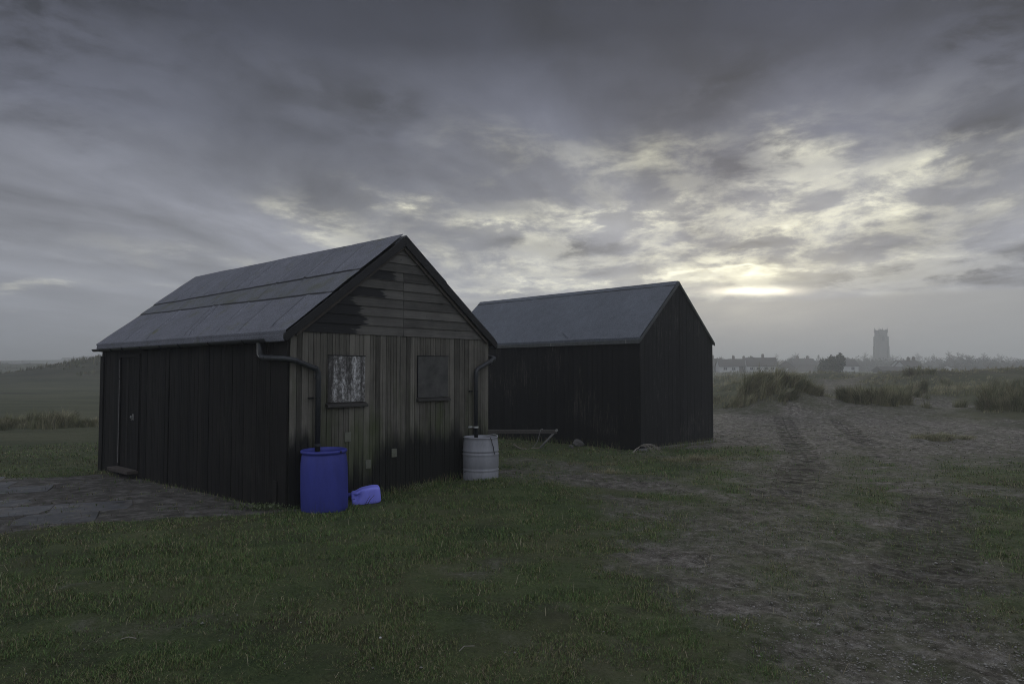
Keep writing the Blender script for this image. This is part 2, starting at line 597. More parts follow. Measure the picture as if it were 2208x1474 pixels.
class MB:
    """collects simple solids, links them as ONE mesh"""
    def __init__(s):
        s.v = []
        s.f = []
        s.t = []

    def _add(s, vs, fs, tint=.5):
        o = len(s.v)
        s.v += [tuple(float(q) for q in p) for p in vs]
        s.f += [tuple(i + o for i in f) for f in fs]
        s.t += [tint] * len(vs)

    def box(s, x0, x1, y0, y1, z0, z1, tint=.5, M=None):
        vs = [(x, y, z) for z in (z0, z1) for y in (y0, y1) for x in (x0, x1)]
        if M is not None:
            vs = [M @ Vector(p) for p in vs]
        s._add(vs, [(0, 2, 3, 1), (4, 5, 7, 6), (0, 1, 5, 4), (2, 6, 7, 3), (0, 4, 6, 2), (1, 3, 7, 5)], tint)

    def prism(s, prof, y0, y1, tint=.5, axis='y'):
        """profile of (a,b) extruded along axis"""
        n = len(prof)
        if axis == 'y':
            P = lambda a, b, e: (a, e, b)
        elif axis == 'x':
            P = lambda a, b, e: (e, a, b)
        else:
            P = lambda a, b, e: (a, b, e)
        vs = [P(a, b, y0) for a, b in prof] + [P(a, b, y1) for a, b in prof]
        fs = [tuple(range(n))[::-1], tuple(range(n, 2 * n))] + [(i, (i + 1) % n, n + (i + 1) % n, n + i) for i in range(n)]
        s._add(vs, fs, tint)

    def tube(s, pts, r, n=10, cap=True, tint=.5):
        pts = [Vector(p) for p in pts]
        rs = r if isinstance(r, (list, tuple)) else [r] * len(pts)
        o = len(s.v)
        up = None
        for i, p in enumerate(pts):
            t = (pts[min(i + 1, len(pts) - 1)] - pts[max(i - 1, 0)])
            t = t.normalized() if t.length > 1e-9 else Vector((0, 0, 1))
            if up is None:
                up = Vector((0, 0, 1)) if abs(t.z) < .9 else Vector((1, 0, 0))
            a = t.cross(up)
            if a.length < 1e-5:
                a = t.cross(Vector((1, .1, 0)))
            a.normalize()
            b = a.cross(t).normalized()
            up = b
            for k in range(n):
                w = 2 * math.pi * k / n
                s.v.append(tuple(p + (a * math.cos(w) + b * math.sin(w)) * rs[i]))
                s.t.append(tint)
        for i in range(len(pts) - 1):
            for k in range(n):
                s.f.append((o + i * n + k, o + i * n + (k + 1) % n, o + (i + 1) * n + (k + 1) % n, o + (i + 1) * n + k))
        if cap:
            s.f.append(tuple(o + k for k in range(n))[::-1])
            s.f.append(tuple(o + (len(pts) - 1) * n + k for k in range(n)))

    def lathe(s, prof, n=48, c=(0, 0), closed=False, wob=None, tint=.5):
        o = len(s.v)
        for (r, z) in prof:
            for k in range(n):
                w = 2 * math.pi * k / n
                rr_ = r * (wob(w, z) if wob else 1)
                s.v.append((c[0] + rr_ * math.cos(w), c[1] + rr_ * math.sin(w), z))
                s.t.append(tint)
        for i in range(len(prof) - 1):
            for k in range(n):
                s.f.append((o + i * n + k, o + i * n + (k + 1) % n, o + (i + 1) * n + (k + 1) % n, o + (i + 1) * n + k))

    def build(s, name, mat, parent=None, smooth=False, bevel=0.):
        me = bpy.data.meshes.new(name)
        me.from_pydata(s.v, [], s.f)
        me.update()
        me.attributes.new('tint', 'FLOAT', 'POINT').data.foreach_set('value', s.t)
        o = bpy.data.objects.new(name, me)
        COL.objects.link(o)
        me.materials.append(mat)
        if parent:
            o.parent = parent
        if smooth:
            for p in me.polygons:
                p.use_smooth = True
        if bevel:
            b = o.modifiers.new('bevel', 'BEVEL')
            b.width = bevel
            b.segments = 2
            b.limit_method = 'ANGLE'
        return o


def empty(name, loc, rz=0.):
    o = bpy.data.objects.new(name, None)
    o.location = loc
    o.rotation_euler = (0, 0, rz)
    o.empty_display_size = .2
    COL.objects.link(o)
    return o


def tag(o, label=None, cat=None, group=None, kind=None):
    if label:
        o['label'] = label
    if cat:
        o['category'] = cat
    if group:
        o['group'] = group
    if kind:
        o['kind'] = kind
    return o


def auto_smooth(o, ang=40):
    for p in o.data.polygons:
        p.use_smooth = True
    try:
        o.data.set_sharp_from_angle(angle=R(ang))
    except Exception:
        pass


# ------------------------------------------------------------------ materials
def mat(name):
    m = bpy.data.materials.new(name)
    m.use_nodes = True
    m.node_tree.nodes.clear()
    g = G(m.node_tree)
    b = g.node('ShaderNodeBsdfPrincipled')
    o = g.node('ShaderNodeOutputMaterial')
    g.l.new(b.outputs[0], o.inputs[0])
    return m, g, b


def simple(name, col, rough=.6, var=.25, scale=8, spec=.4, bump=0., metal=0.):
    m, g, b = mat(name)
    n = g.noise(g.coord(), scale, 5, .6)
    k = g.rng(n, .25, .75, 1 - var, 1 + var)
    g.l.new(g.vm('SCALE', (*col,), sc=k), b.inputs['Base Color'])
    b.inputs['Roughness'].default_value = rough
    b.inputs['Specular IOR Level'].default_value = spec
    b.inputs['Metallic'].default_value = metal
    if bump:
        g.l.new(g.bump(g.noise(g.coord(), scale * 6, 4, .6), bump, .01), b.inputs['Normal'])
    return m


def m_ground():
    m, g, b = mat('turf_and_sand')
    P = g.coord('Object')
    sand = g.attr('sand')[2]
    yard = g.attr('yard')[2]
    tk = g.attr('track')[2]
    la = g.attr('tlat')[2]
    al = g.attr('talong')[2]
    dist = g.vm('LENGTH', P)
    fine = g.noise(P, 38, 5, .75)
    mid = g.noise(P, 9, 5, .65)
    big = g.noise(P, 1.1, 4, .6)
    huge = g.noise(P, .09, 5, .6)
    # turf: green with straw and dark soil showing
    turf = g.ramp(g.math('ADD', g.math('MULTIPLY', fine, .45), g.math('MULTIPLY', big, .55)), [
        (.28, (.016, .023, .010)), (.42, (.042, .060, .023)), (.56, (.082, .106, .042)), (.72, (.16, .155, .08))])
    patch = g.rng(g.noise(g.mapping(P, loc=(4, 9, 0)), .8, 4, .6), .42, .62)
    turf = g.mix(g.math('MULTIPLY', patch, .45), turf, (.095, .086, .050))
    # far grassland
    farg = g.ramp(g.math('ADD', g.math('MULTIPLY', huge, .5), g.math('MULTIPLY', g.noise(g.mapping(P, sc=(.25, 1, 1)), .35, 5, .65), .5)), [
        (.33, (.028, .032, .018)), (.45, (.062, .070, .036)), (.56, (.098, .100, .056)), (.68, (.15, .14, .088))])
    turf = g.mix(g.rng(dist, 13, 26), turf, farg)
    # sand with grit; shade of the trampled relief put into dark blotches
    grains = g.noise(g.mapping(P, loc=(8, 3, 1)), 6.5, 6, .72)
    sandc = g.ramp(g.math('ADD', g.math('MULTIPLY', mid, .45), g.math('MULTIPLY', grains, .55)), [(.38, (.028, .024, .018)), (.455, (.088, .078, .064)), (.52, (.142, .129, .111)), (.62, (.27, .25, .222))])
    grit = g.rng(g.noise(P, 120, 2, .6), .60, .72)
    sandc = g.mix(g.math('MULTIPLY', grit, .5), sandc, (.40, .385, .36))
    darkg = g.rng(g.noise(g.mapping(P, loc=(1, 5, 2)), 95, 2, .6), .56, .68)
    sandc = g.mix(g.math('MULTIPLY', darkg, .5), sandc, (.07, .064, .054))
    spk = g.noise(g.mapping(P, loc=(1, 2, 3)), 34, 3, .7)
    sandc = g.mix(g.rng(spk, .60, .68, 0, .75), sandc, (.40, .385, .355))
    sandc = g.mix(g.rng(spk, .41, .34, 0, .8), sandc, (.035, .031, .025))
    sandc = g.mix(g.rng(dist, 13, 24), sandc, g.vm('SCALE', sandc, sc=1.35))
    weeds = g.rng(g.noise(g.mapping(P, loc=(5, 1, 2)), 3.2, 5, .7), .50, .66)
    sandc = g.mix(g.math('MULTIPLY', weeds, .55), sandc, (.085, .088, .050))
    yardc = g.ramp(g.noise(P, 5, 6, .7), [(.3, (.040, .037, .030)), (.5, (.100, .093, .082)), (.7, (.215, .205, .19))])
    edge = g.math('ADD', sand, g.math('MULTIPLY', g.math('SUBTRACT', fine, .5), .9))
    col = g.mix(g.rng(edge, .10, .95), turf, sandc)
    col = g.mix(g.rng(g.math('ADD', yard, g.math('MULTIPLY', g.math('SUBTRACT', mid, .5), .9)), .35, .62), col, yardc)
    # tyre tread: pressed muddy bars, with relief shading put into the colour
    bars = g.math('SINE', g.math('MULTIPLY', g.math('ADD', al, g.math('MULTIPLY', g.math('ABSOLUTE', la), .3)), 2 * math.pi))
    bars = g.rng(bars, .0, .7)
    groove = g.rng(g.math('ABSOLUTE', la), .04, .16, 1, 0)
    tread = g.math('MAXIMUM', bars, groove)
    dk = g.math('MULTIPLY', g.math('MULTIPLY', tk, tread), g.rng(mid, .3, .6, .5, .9))
    col = g.mix(dk, col, (.030, .026, .020))
    mud = g.attr('mud')[2]
    col = g.mix(g.math('MULTIPLY', mud, g.rng(grains, .42, .56, .9, .25)), col, (.036, .031, .023))
    g.l.new(col, b.inputs['Base Color'])
    b.inputs['Roughness'].default_value = .93
    b.inputs['Specular IOR Level'].default_value = .2
    h = g.math('ADD', g.math('MULTIPLY', fine, .35), g.math('ADD', g.math('MULTIPLY', mid, .8), g.math('MULTIPLY', grains, 1.2)))
    h = g.math('SUBTRACT', h, g.math('MULTIPLY', g.math('MULTIPLY', tk, tread), .7))
    g.l.new(g.bump(h, .9, .05), b.inputs['Normal'])
    return m


def m_boards(name, c_lo, c_hi, moss=0., damp=0., rough=.8, grain=(38, 38, 2.2), flake=None, spec=.3, gloss_top=None):
    """weathered boards: per-board tint, long grain, stains"""
    m, g, b = mat(name)
    P = g.coord('Object')
    t = g.attr('tint')[2]
    gr = g.noise(g.mapping(P, sc=grain), 1., 5, .7, .4)
    fine = g.noise(g.mapping(P, sc=(grain[0] * 5, grain[1] * 5, grain[2] * 3)), 1., 3, .6)
    blot = g.noise(P, 2.3, 5, .65)
    f = g.math('ADD', g.math('MULTIPLY', gr, .5), g.math('ADD', g.math('MULTIPLY', t, .45), g.math('MULTIPLY', g.math('SUBTRACT', blot, .5), .5)))
    col = g.mix(g.rng(f, .25, .75), c_lo, c_hi)
    col = g.mix(g.rng(fine, .55, .75, 0, .5), col, tuple(.35 * c for c in c_lo))
    x, y, z = g.sep(P)
    if moss:
        mn = g.noise(g.mapping(P, loc=(3, 1, 7), sc=(3, 3, .8)), 1., 5, .65)
        mf = g.math('MULTIPLY', g.rng(g.math('ADD', mn, g.rng(z, 0.2, 1.7, .16, -.16)), .42, .66), moss)
        col = g.mix(mf, col, (.062, .078, .030))
    if damp:
        sn = g.noise(g.mapping(P, loc=(9, 4, 2), sc=(5.5, 5.5, .55)), 1., 6, .7, .3)
        # rain splash and rising damp, deepest along the right half and behind the butt
        zone = g.math('ADD', g.rng(z, .05, 1.15, .46, -.14), g.math('MULTIPLY', g.rng(x, 1.1, 1.7), g.rng(z, .45, 1.35, .34, -.02)))
        zone = g.math('ADD', zone, g.math('MULTIPLY', g.rng(x, .42, .22), g.rng(z, .75, 1.25, .36, 0.)))
        df = g.math('MULTIPLY', g.rng(g.math('ADD', sn, zone), .62, .86), damp)
        col = g.mix(df, col, (.010, .010, .009))
        # a few run marks
        rn = g.noise(g.mapping(P, loc=(2, 4, 2), sc=(16, 16, .5)), 1., 3, .5)
        col = g.mix(g.rng(rn, .63, .74, 0, .75), col, (.018, .018, .016))
    if flake is not None:
        fn = g.noise(g.mapping(P, loc=(3, 3, 3), sc=(30, 30, 3.2)), 1., 6, .75)
        fz = g.noise(P, .9, 3, .5)
        col = g.mix(g.math('MULTIPLY', g.rng(g.math('ADD', fn, g.math('MULTIPLY', fz, .45)), .80, .92), .5), col, flake)
    g.l.new(col, b.inputs['Base Color'])
    b.inputs['Roughness'].default_value = rough
    b.inputs['Specular IOR Level'].default_value = spec
    g.l.new(g.bump(g.math('ADD', gr, g.math('MULTIPLY', fine, .5)), .45, .004), b.inputs['Normal'])
    return m


def m_gable():
    """horizontal lapped boards with a black paint remnant creeping in from the left"""
    m, g, b = mat('lapped_gable_boards')
    P = g.coord('Object')
    x, y, z = g.sep(P)
    t = g.attr('tint')[2]
    gr = g.noise(g.mapping(P, sc=(2.4, 38, 42)), 1., 5, .7, .5)
    blot = g.noise(P, 3.1, 4, .6)
    f = g.math('ADD', g.math('MULTIPLY', gr, .55), g.math('ADD', g.math('MULTIPLY', t, .4), g.math('MULTIPLY', g.math('SUBTRACT', blot, .5), .5)))
    col = g.mix(g.rng(f, .25, .78), (.042, .040, .036), (.165, .158, .142))
    vor = g.node('ShaderNodeTexVoronoi')
    g.l.new(g.mapping(P, sc=(5.5, 1, 8)), vor.inputs['Vector'])
    vor.inputs['Scale'].default_value = 1.
    knot = g.rng(vor.outputs[0], .05, .11, 1, 0)
    col = g.mix(g.math('MULTIPLY', knot, .7), col, (.022, .02, .018))
    # paint edge differs from board to board
    rows_ = [1.00, 1.13, 1.08, .97, 1.46, 0., 1.64, 0., 0., 0.]
    rn_ = g.node('ShaderNodeValToRGB')
    rn_.color_ramp.interpolation = 'CONSTANT'
    g.put(rn_.inputs[0], g.math('DIVIDE', g.math('SUBTRACT', z, 2.216), .129 * 10))
    el_ = rn_.color_ramp.elements
    while len(el_) < 10:
        el_.new(.5)
    for i_, rx_ in enumerate(rows_):
        el_[i_].position = i_ / 10
        q_ = rx_ / 2
        el_[i_].color = (q_, q_, q_, 1)
    rowx = g.math('MULTIPLY', rn_.outputs[0], 2.)
    edge = g.math('ADD', g.math('SUBTRACT', rowx, x), g.math('MULTIPLY', g.math('SUBTRACT', g.noise(g.mapping(P, sc=(1.5, 1, 26)), 1., 4, .6), .5), .55))
    pf = g.math('MULTIPLY', g.rng(edge, .0, .035), g.rng(rowx, .1, .2))
    wear = g.rng(g.noise(g.mapping(P, loc=(4, 4, 4), sc=(4, 30, 34)), 1., 4, .7), .60, .66, 1, .15)
    low = g.rng(z, 2.32, 2.34, 0, 1)
    wear = g.math('MAXIMUM', g.math('MULTIPLY', wear, 1.), g.math('MULTIPLY', low, .95))
    col = g.mix(g.math('MULTIPLY', pf, wear), col, (.014, .014, .015))
    g.l.new(col, b.inputs['Base Color'])
    b.inputs['Roughness'].default_value = .75
    b.inputs['Specular IOR Level'].default_value = .3
    g.l.new(g.bump(gr, .4, .004), b.inputs['Normal'])
    return m


def m_felt(name, c, moss=.5, rough=.62, spec=.35, seam_and_shade=True):
    m, g, b = mat(name)
    P = g.coord('Object')
    gran = g.noise(P, 75, 3, .75)
    mid = g.noise(P, 6, 5, .65)
    big = g.noise(P, .9, 4, .6)
    k = g.math('ADD', g.rng(gran, .3, .7, .35, 1.65), g.math('MULTIPLY', g.math('SUBTRACT', mid, .5), .7))
    k = g.math('MULTIPLY', k, g.rng(big, .3, .7, .88, 1.12))
    col = g.vm('SCALE', c, sc=k)
    if moss:
        band = g.attr('band')[2]
        mf = g.math('MULTIPLY', g.rng(g.math('ADD', g.noise(g.mapping(P, loc=(2, 2, 2)), 2.6, 6, .75), g.math('MULTIPLY', band, .07)), .56, .74), moss)
        col = g.mix(mf, col, (.10, .105, .045))
        col = g.mix(g.math('MULTIPLY', band, .28), col, (.075, .082, .072))
    if seam_and_shade:
        col = g.mix(g.attr('seam_and_shade')[2], col, (.012, .012, .013))
    g.l.new(col, b.inputs['Base Color'])
    b.inputs['Roughness'].default_value = rough
    b.inputs['Specular IOR Level'].default_value = spec
    g.l.new(g.bump(g.math('ADD', gran, mid), .5, .006), b.inputs['Normal'])
    return m


def m_blades(name, rough=.7, trans=.25):
    m, g, b = mat(name)
    c = g.attr('col')[0]
    g.l.new(c, b.inputs['Base Color'])
    b.inputs['Roughness'].default_value = rough
    b.inputs['Specular IOR Level'].default_value = .25
    return m


def m_peeling():
    m, g, b = mat('peeling_white_paint')
    P = g.coord('Object')
    x, y, z = g.sep(P)
    n = g.noise(g.mapping(P, sc=(26, 26, 14)), 1., 8, .8, .2)
    st = g.noise(g.mapping(P, sc=(13, 13, 1.2)), 1., 3, .5)
    f = g.math('ADD', g.math('MULTIPLY', n, .75), g.math('MULTIPLY', st, .45))
    f = g.math('ADD', f, g.rng(x, .55, .80, -.05, .03))
    col = g.ramp(f, [(.54, (.040, .037, .034)), (.60, (.12, .115, .11)), (.66, (.26, .255, .25)), (.73, (.60, .60, .60))])
    g.l.new(col, b.inputs['Base Color'])
    b.inputs['Roughness'].default_value = .7
    g.l.new(g.bump(n, .5, .003), b.inputs['Normal'])
    return m


def m_plastic(name, c, var=.12, rough=.42, dirt=.4, spec=.45):
    m, g, b = mat(name)
    P = g.coord('Object')
    x, y, z = g.sep(P)
    n = g.noise(g.mapping(P, sc=(9, 9, 2.5)), 1., 5, .65)
    scr = g.noise(g.mapping(P, sc=(60, 60, 9)), 1., 4, .7)
    k = g.rng(n, .3, .7, 1 - var, 1 + var)
    col = g.vm('SCALE', c, sc=k)
    col = g.mix(g.math('MULTIPLY', g.rng(g.math('ADD', scr, g.rng(z, 0, .25, .12, 0)), .58, .78), dirt), col, (.07, .068, .055))
    g.l.new(col, b.inputs['Base Color'])
    g.l.new(g.rng(scr, .3, .7, rough - .08, rough + .15), b.inputs['Roughness'])
    b.inputs['Specular IOR Level'].default_value = spec
    g.l.new(g.bump(n, .15, .01), b.inputs['Normal'])
    return m


M = {}
M['ground'] = m_ground()
M['front'] = m_boards('grey_weathered_boards', (.058, .054, .044), (.210, .197, .168), moss=.75, damp=.97)
M['black'] = m_boards('black_tarred_boards', (.0042, .0038, .0034), (.020, .0175, .015), rough=.75, flake=(.045, .042, .037), spec=.25)
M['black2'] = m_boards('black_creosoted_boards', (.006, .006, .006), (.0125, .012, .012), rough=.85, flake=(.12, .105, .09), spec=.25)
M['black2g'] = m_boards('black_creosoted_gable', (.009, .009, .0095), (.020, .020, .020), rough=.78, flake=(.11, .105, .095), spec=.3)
M['gable'] = m_gable()
M['trim'] = simple('black_painted_trim', (.011, .011, .012), .6, .3, 14, .35, .3)
M['batten'] = simple('brown_batten', (.075, .064, .055), .8, .35, 20, .3, .3)
M['pipe'] = m_plastic('grey_black_plastic_pipe', (.030, .033, .037), .2, .38, .35)
M['collar'] = simple('pale_collar', (.42, .44, .42), .6, .3, 20)
M['felt'] = m_felt('mineral_felt', (.150, .155, .178), .85)
M['felt2'] = m_felt('smooth_felt', (.110, .122, .142), 0., rough=.6, seam_and_shade=True)
M['fascia'] = simple('grey_fascia', (.085, .09, .088), .75, .3, 12, .3, .3)
M['peel'] = m_peeling()
M['greypanel'] = simple('grey_board_panel', (.075, .074, .07), .75, .4, 7, .3, .3)
M['plate'] = simple('pale_green_plate', (.15, .155, .12), .7, .25, 20, .3)
M['sill'] = simple('wet_dark_sill', (.035, .033, .03), .45, .5, 25, .5, .4)
M['rawwood'] = simple('pale_bare_wood', (.17, .165, .16), .75, .4, 25, .3, .4)
M['metal'] = simple('worn_steel', (.35, .35, .34), .35, .3, 20, .5, 0, .7)
M['blue'] = m_plastic('blue_barrel_plastic', (.038, .048, .285), .16, .5, .35)
M['lilac'] = m_plastic('faded_blue_can_plastic', (.27, .285, .98), .08, .5, .08)
M['white'] = m_plastic('dirty_white_barrel_plastic', (.28, .285, .31), .16, .5, .35)
M['water'] = simple('dark_rain_water', (.01, .011, .012), .08, .1, 5, .5)
M['soil'] = simple('dark_soil', (.035, .032, .027), .95, .4, 20, .2, .6)
M['concrete'] = simple('old_concrete', (.21, .21, .205), .85, .35, 9, .3, .5)
M['slab'] = simple('damp_paving_slab', (.135, .14, .15), .6, .35, 5, .4, .4)
M['blades'] = m_blades('grass_blades')
M['twig'] = simple('dry_twig', (.16, .14, .115), .8, .3, 30)
M['darktwig'] = simple('dark_twig', (.035, .032, .03), .8, .3, 30)
M['stick'] = simple('bleached_stick', (.30, .275, .24), .8, .3, 30)
M['rust'] = simple('rusty_bar', (.075, .068, .062), .7, .4, 25, .4, .4)
M['stone'] = simple('rubble_stone', (.13, .125, .12), .85, .35, 12, .3, .6)
M['pebble'] = simple('pebbles', (.24, .23, .21), .7, .45, 3, .3)
M['bark'] = simple('winter_bark', (.055, .050, .045), .9, .3, 3, .2)
M['ever'] = m_blades('evergreen_leaves')
M['limewash'] = simple('white_render', (.56, .56, .55), .8, .08, 2)
M['brick'] = simple('brown_brick', (.12, .095, .08), .85, .25, 3)
M['tile'] = simple('brown_roof_tiles', (.065, .055, .050), .8, .25, 3, .3)
M['glass'] = simple('dark_window_glass', (.03, .032, .035), .15, .1, 3)
M['flint'] = simple('flint_stone', (.13, .125, .115), .9, .25, .6)


# ------------------------------------------------------------------ ground sheet
def build_ground():
    rows = np.concatenate([[.05], np.linspace(.5, 2.6, 10), 2.6 * 1.0032 ** np.arange(1, 780), ])
    r_end = rows[-1]
    rows = np.concatenate([rows, r_end * 1.0105 ** np.arange(1, 510)])
    rows = rows[rows < 4500]
    rows = np.append(rows, [6000, 9000])
    fa = np.radians(np.arange(-46, 46.01, .105))
    ba = np.radians(np.arange(50, 314, 4.))
    ang = np.concatenate([fa, ba])
    na, nr = len(ang), len(rows)
    A, Rr = np.meshgrid(ang, rows)
    X = (np.sin(A) * Rr).ravel()
    Y = (np.cos(A) * Rr).ravel()
    Z = height(X, Y)
    sand = np.zeros_like(X)
    yard = np.zeros_like(X)
    nearm = np.hypot(X, Y) < 100
    s_, y_ = masks(X[nearm], Y[nearm])
    sand[nearm] = s_
    yard[nearm] = y_
    tk, la, al = track_field(X, Y)
    mud = np.zeros_like(X)
    for e, k_ in [((1712, 1020, .5, 1.9), 1.), ((1690, 1075, .5, .7), .6), ((2010, 1225, .35, .5), .7), ((1880, 1165, .3, .3), .3), ((1975, 1100, .25, .7), .5), ((1640, 1005, .5, .5), .4),
                  ((1320, 1330, .55, .16), .7), ((880, 1400, .5, .18), .5), ((640, 1380, .5, .16), .4), ((120, 1440, .4, .2), .5), ((1480, 1250, .5, .12), .4), ((2090, 1085, .9, .12), .6), ((2160, 1040, .9, .3), .4), ((1780, 1290, .5, .1), .5)]:
        mud = np.maximum(mud, k_ * ell(X + .4 * fbm(X, Y, .5, 3, 71), Y + .4 * fbm(X, Y, .5, 3, 72), *e, soft=.7))
    D = np.hypot(X, Y)
    nm = D < 34
    rough_ = np.zeros_like(X)
    rough_[nm] = (.032 * fbm(X[nm], Y[nm], .26, 3, 77) + .010 * fbm(X[nm], Y[nm], .06, 2, 78)) * (1 - .8 * yard[nm])
    Z = Z + rough_
    Z = Z - tk * (.022 + .016 * (np.sin(al * 2 * math.pi) > 0))
    azz = np.arctan2(X, Y)
    vn = np.zeros_like(X)
    fm = (D > 28) & (D < 420) & (Y > 0)
    vn[fm] = sstep(-.15, .35, fbm(X[fm], Y[fm] * .6, 7., 5, 83))
    vfar = sstep(30, 45, D) * (D < 420)
    leftm = sstep(-.36, -.42, azz)
    mound = gb(X, Y, (335 - 1104) / FPX * 112, 112, 1., 11, 15)
    rid = plateau(X, Y, (2075 - 1104) / FPX * 57, 57, 1., 7.4, 6.5) * .85 + gb(X, Y, (1790 - 1104) / FPX * 76, 76, .95, 2.8, 5) + gb(X, Y, (2215 - 1104) / FPX * 60, 60, .8, 3.0, 5)
    mud = np.maximum(mud, np.clip(rid, 0, .9) * (.6 + .8 * vn))
    dark = vn * .7 * vfar * (1 - leftm) * sstep(.22, .3, azz) + leftm * (np.clip(mound * 2.2, 0, .95) + vn * .75 * sstep(130, 160, D))
    mud = np.maximum(mud, np.clip(dark, 0, .8) * (D < 420))
    i = np.arange(nr - 1)[:, None] * na
    j = np.arange(na)[None, :]
    j2 = (j + 1) % na
    F = np.stack([i + j, i + na + j, i + na + j2, i + j2], -1).reshape(-1, 4)
    # centre cap
    V = np.column_stack([X, Y, Z])
    V = np.vstack([V, [0, 0, 0]])
    cap = np.column_stack([np.full(na, len(V) - 1), np.arange(na), (np.arange(na) + 1) % na])
    ext = lambda a: np.append(a, 0.)
    o = mesh_np('ground', V, [F[:, ::-1], cap[:, ::-1]], M['ground'], smooth=True,
                attrs=dict(sand=ext(sand), yard=ext(yard), track=ext(tk), mud=ext(mud), tlat=ext(la), talong=ext(al)))
    # make sure faces look up
    if o.data.polygons[5000].normal.z < 0:
        o.data.flip_normals()
    tag(o, 'worn turf and trampled sand stretching to the dunes', kind='structure')


build_ground()


# ------------------------------------------------------------------ boards helper
def board_run(mb, x0, x1, z_lo, z_hi, y_face, th=.02, w=(.08, .11), gap=.005, plane='front', rnd=None, ragged=0., groove=True, jitter=.003):
    """vertical boards; z_hi is a function of position. plane 'front': run along x, face at y=y_face towards -y; 'left': run along y, face towards -x"""
    rnd = rnd or random
    p = x0
    while p < x1 - .01:
        q = min(p + rnd.uniform(*w), x1)
        if x1 - q < .03:
            q = x1
        off = rnd.uniform(-jitter, jitter)
        t = min(max(rnd.gauss(.5, .22), 0), 1)
        a, bb = p + gap / 2, q - gap / 2
        lo = z_lo + (rnd.uniform(0, ragged) if rnd.random() < .6 else 0)
        ch = .003
        secs = [(a, th * .1), (a, th - ch), (a + ch, th), (bb - ch, th), (bb, th - ch), (bb, th * .1)]
        if groove and bb - a > .07 and rnd.random() < .5:
            mid = (a + bb) / 2 + rnd.uniform(-.01, .01)
            secs[3:3] = [(mid - .004, th), (mid - .001, th - .006), (mid + .001, th - .006), (mid + .004, th)]
        n = len(secs)
        vs = []
        for zf in (0, 1):
            for (s_, d_) in secs:
                z = lo if zf == 0 else z_hi(s_)
                dd = d_ + off
                vs.append((s_, y_face - dd, z) if plane == 'front' else (y_face - dd, s_, z))
        fs = [(i, i + 1, n + i + 1, n + i) for i in range(n - 1)] + [tuple(range(n))[::-1], tuple(range(n, 2 * n))]
        if plane == 'left':
            fs = [f[::-1] for f in fs]
        mb._add(vs, fs, t)
        p = q


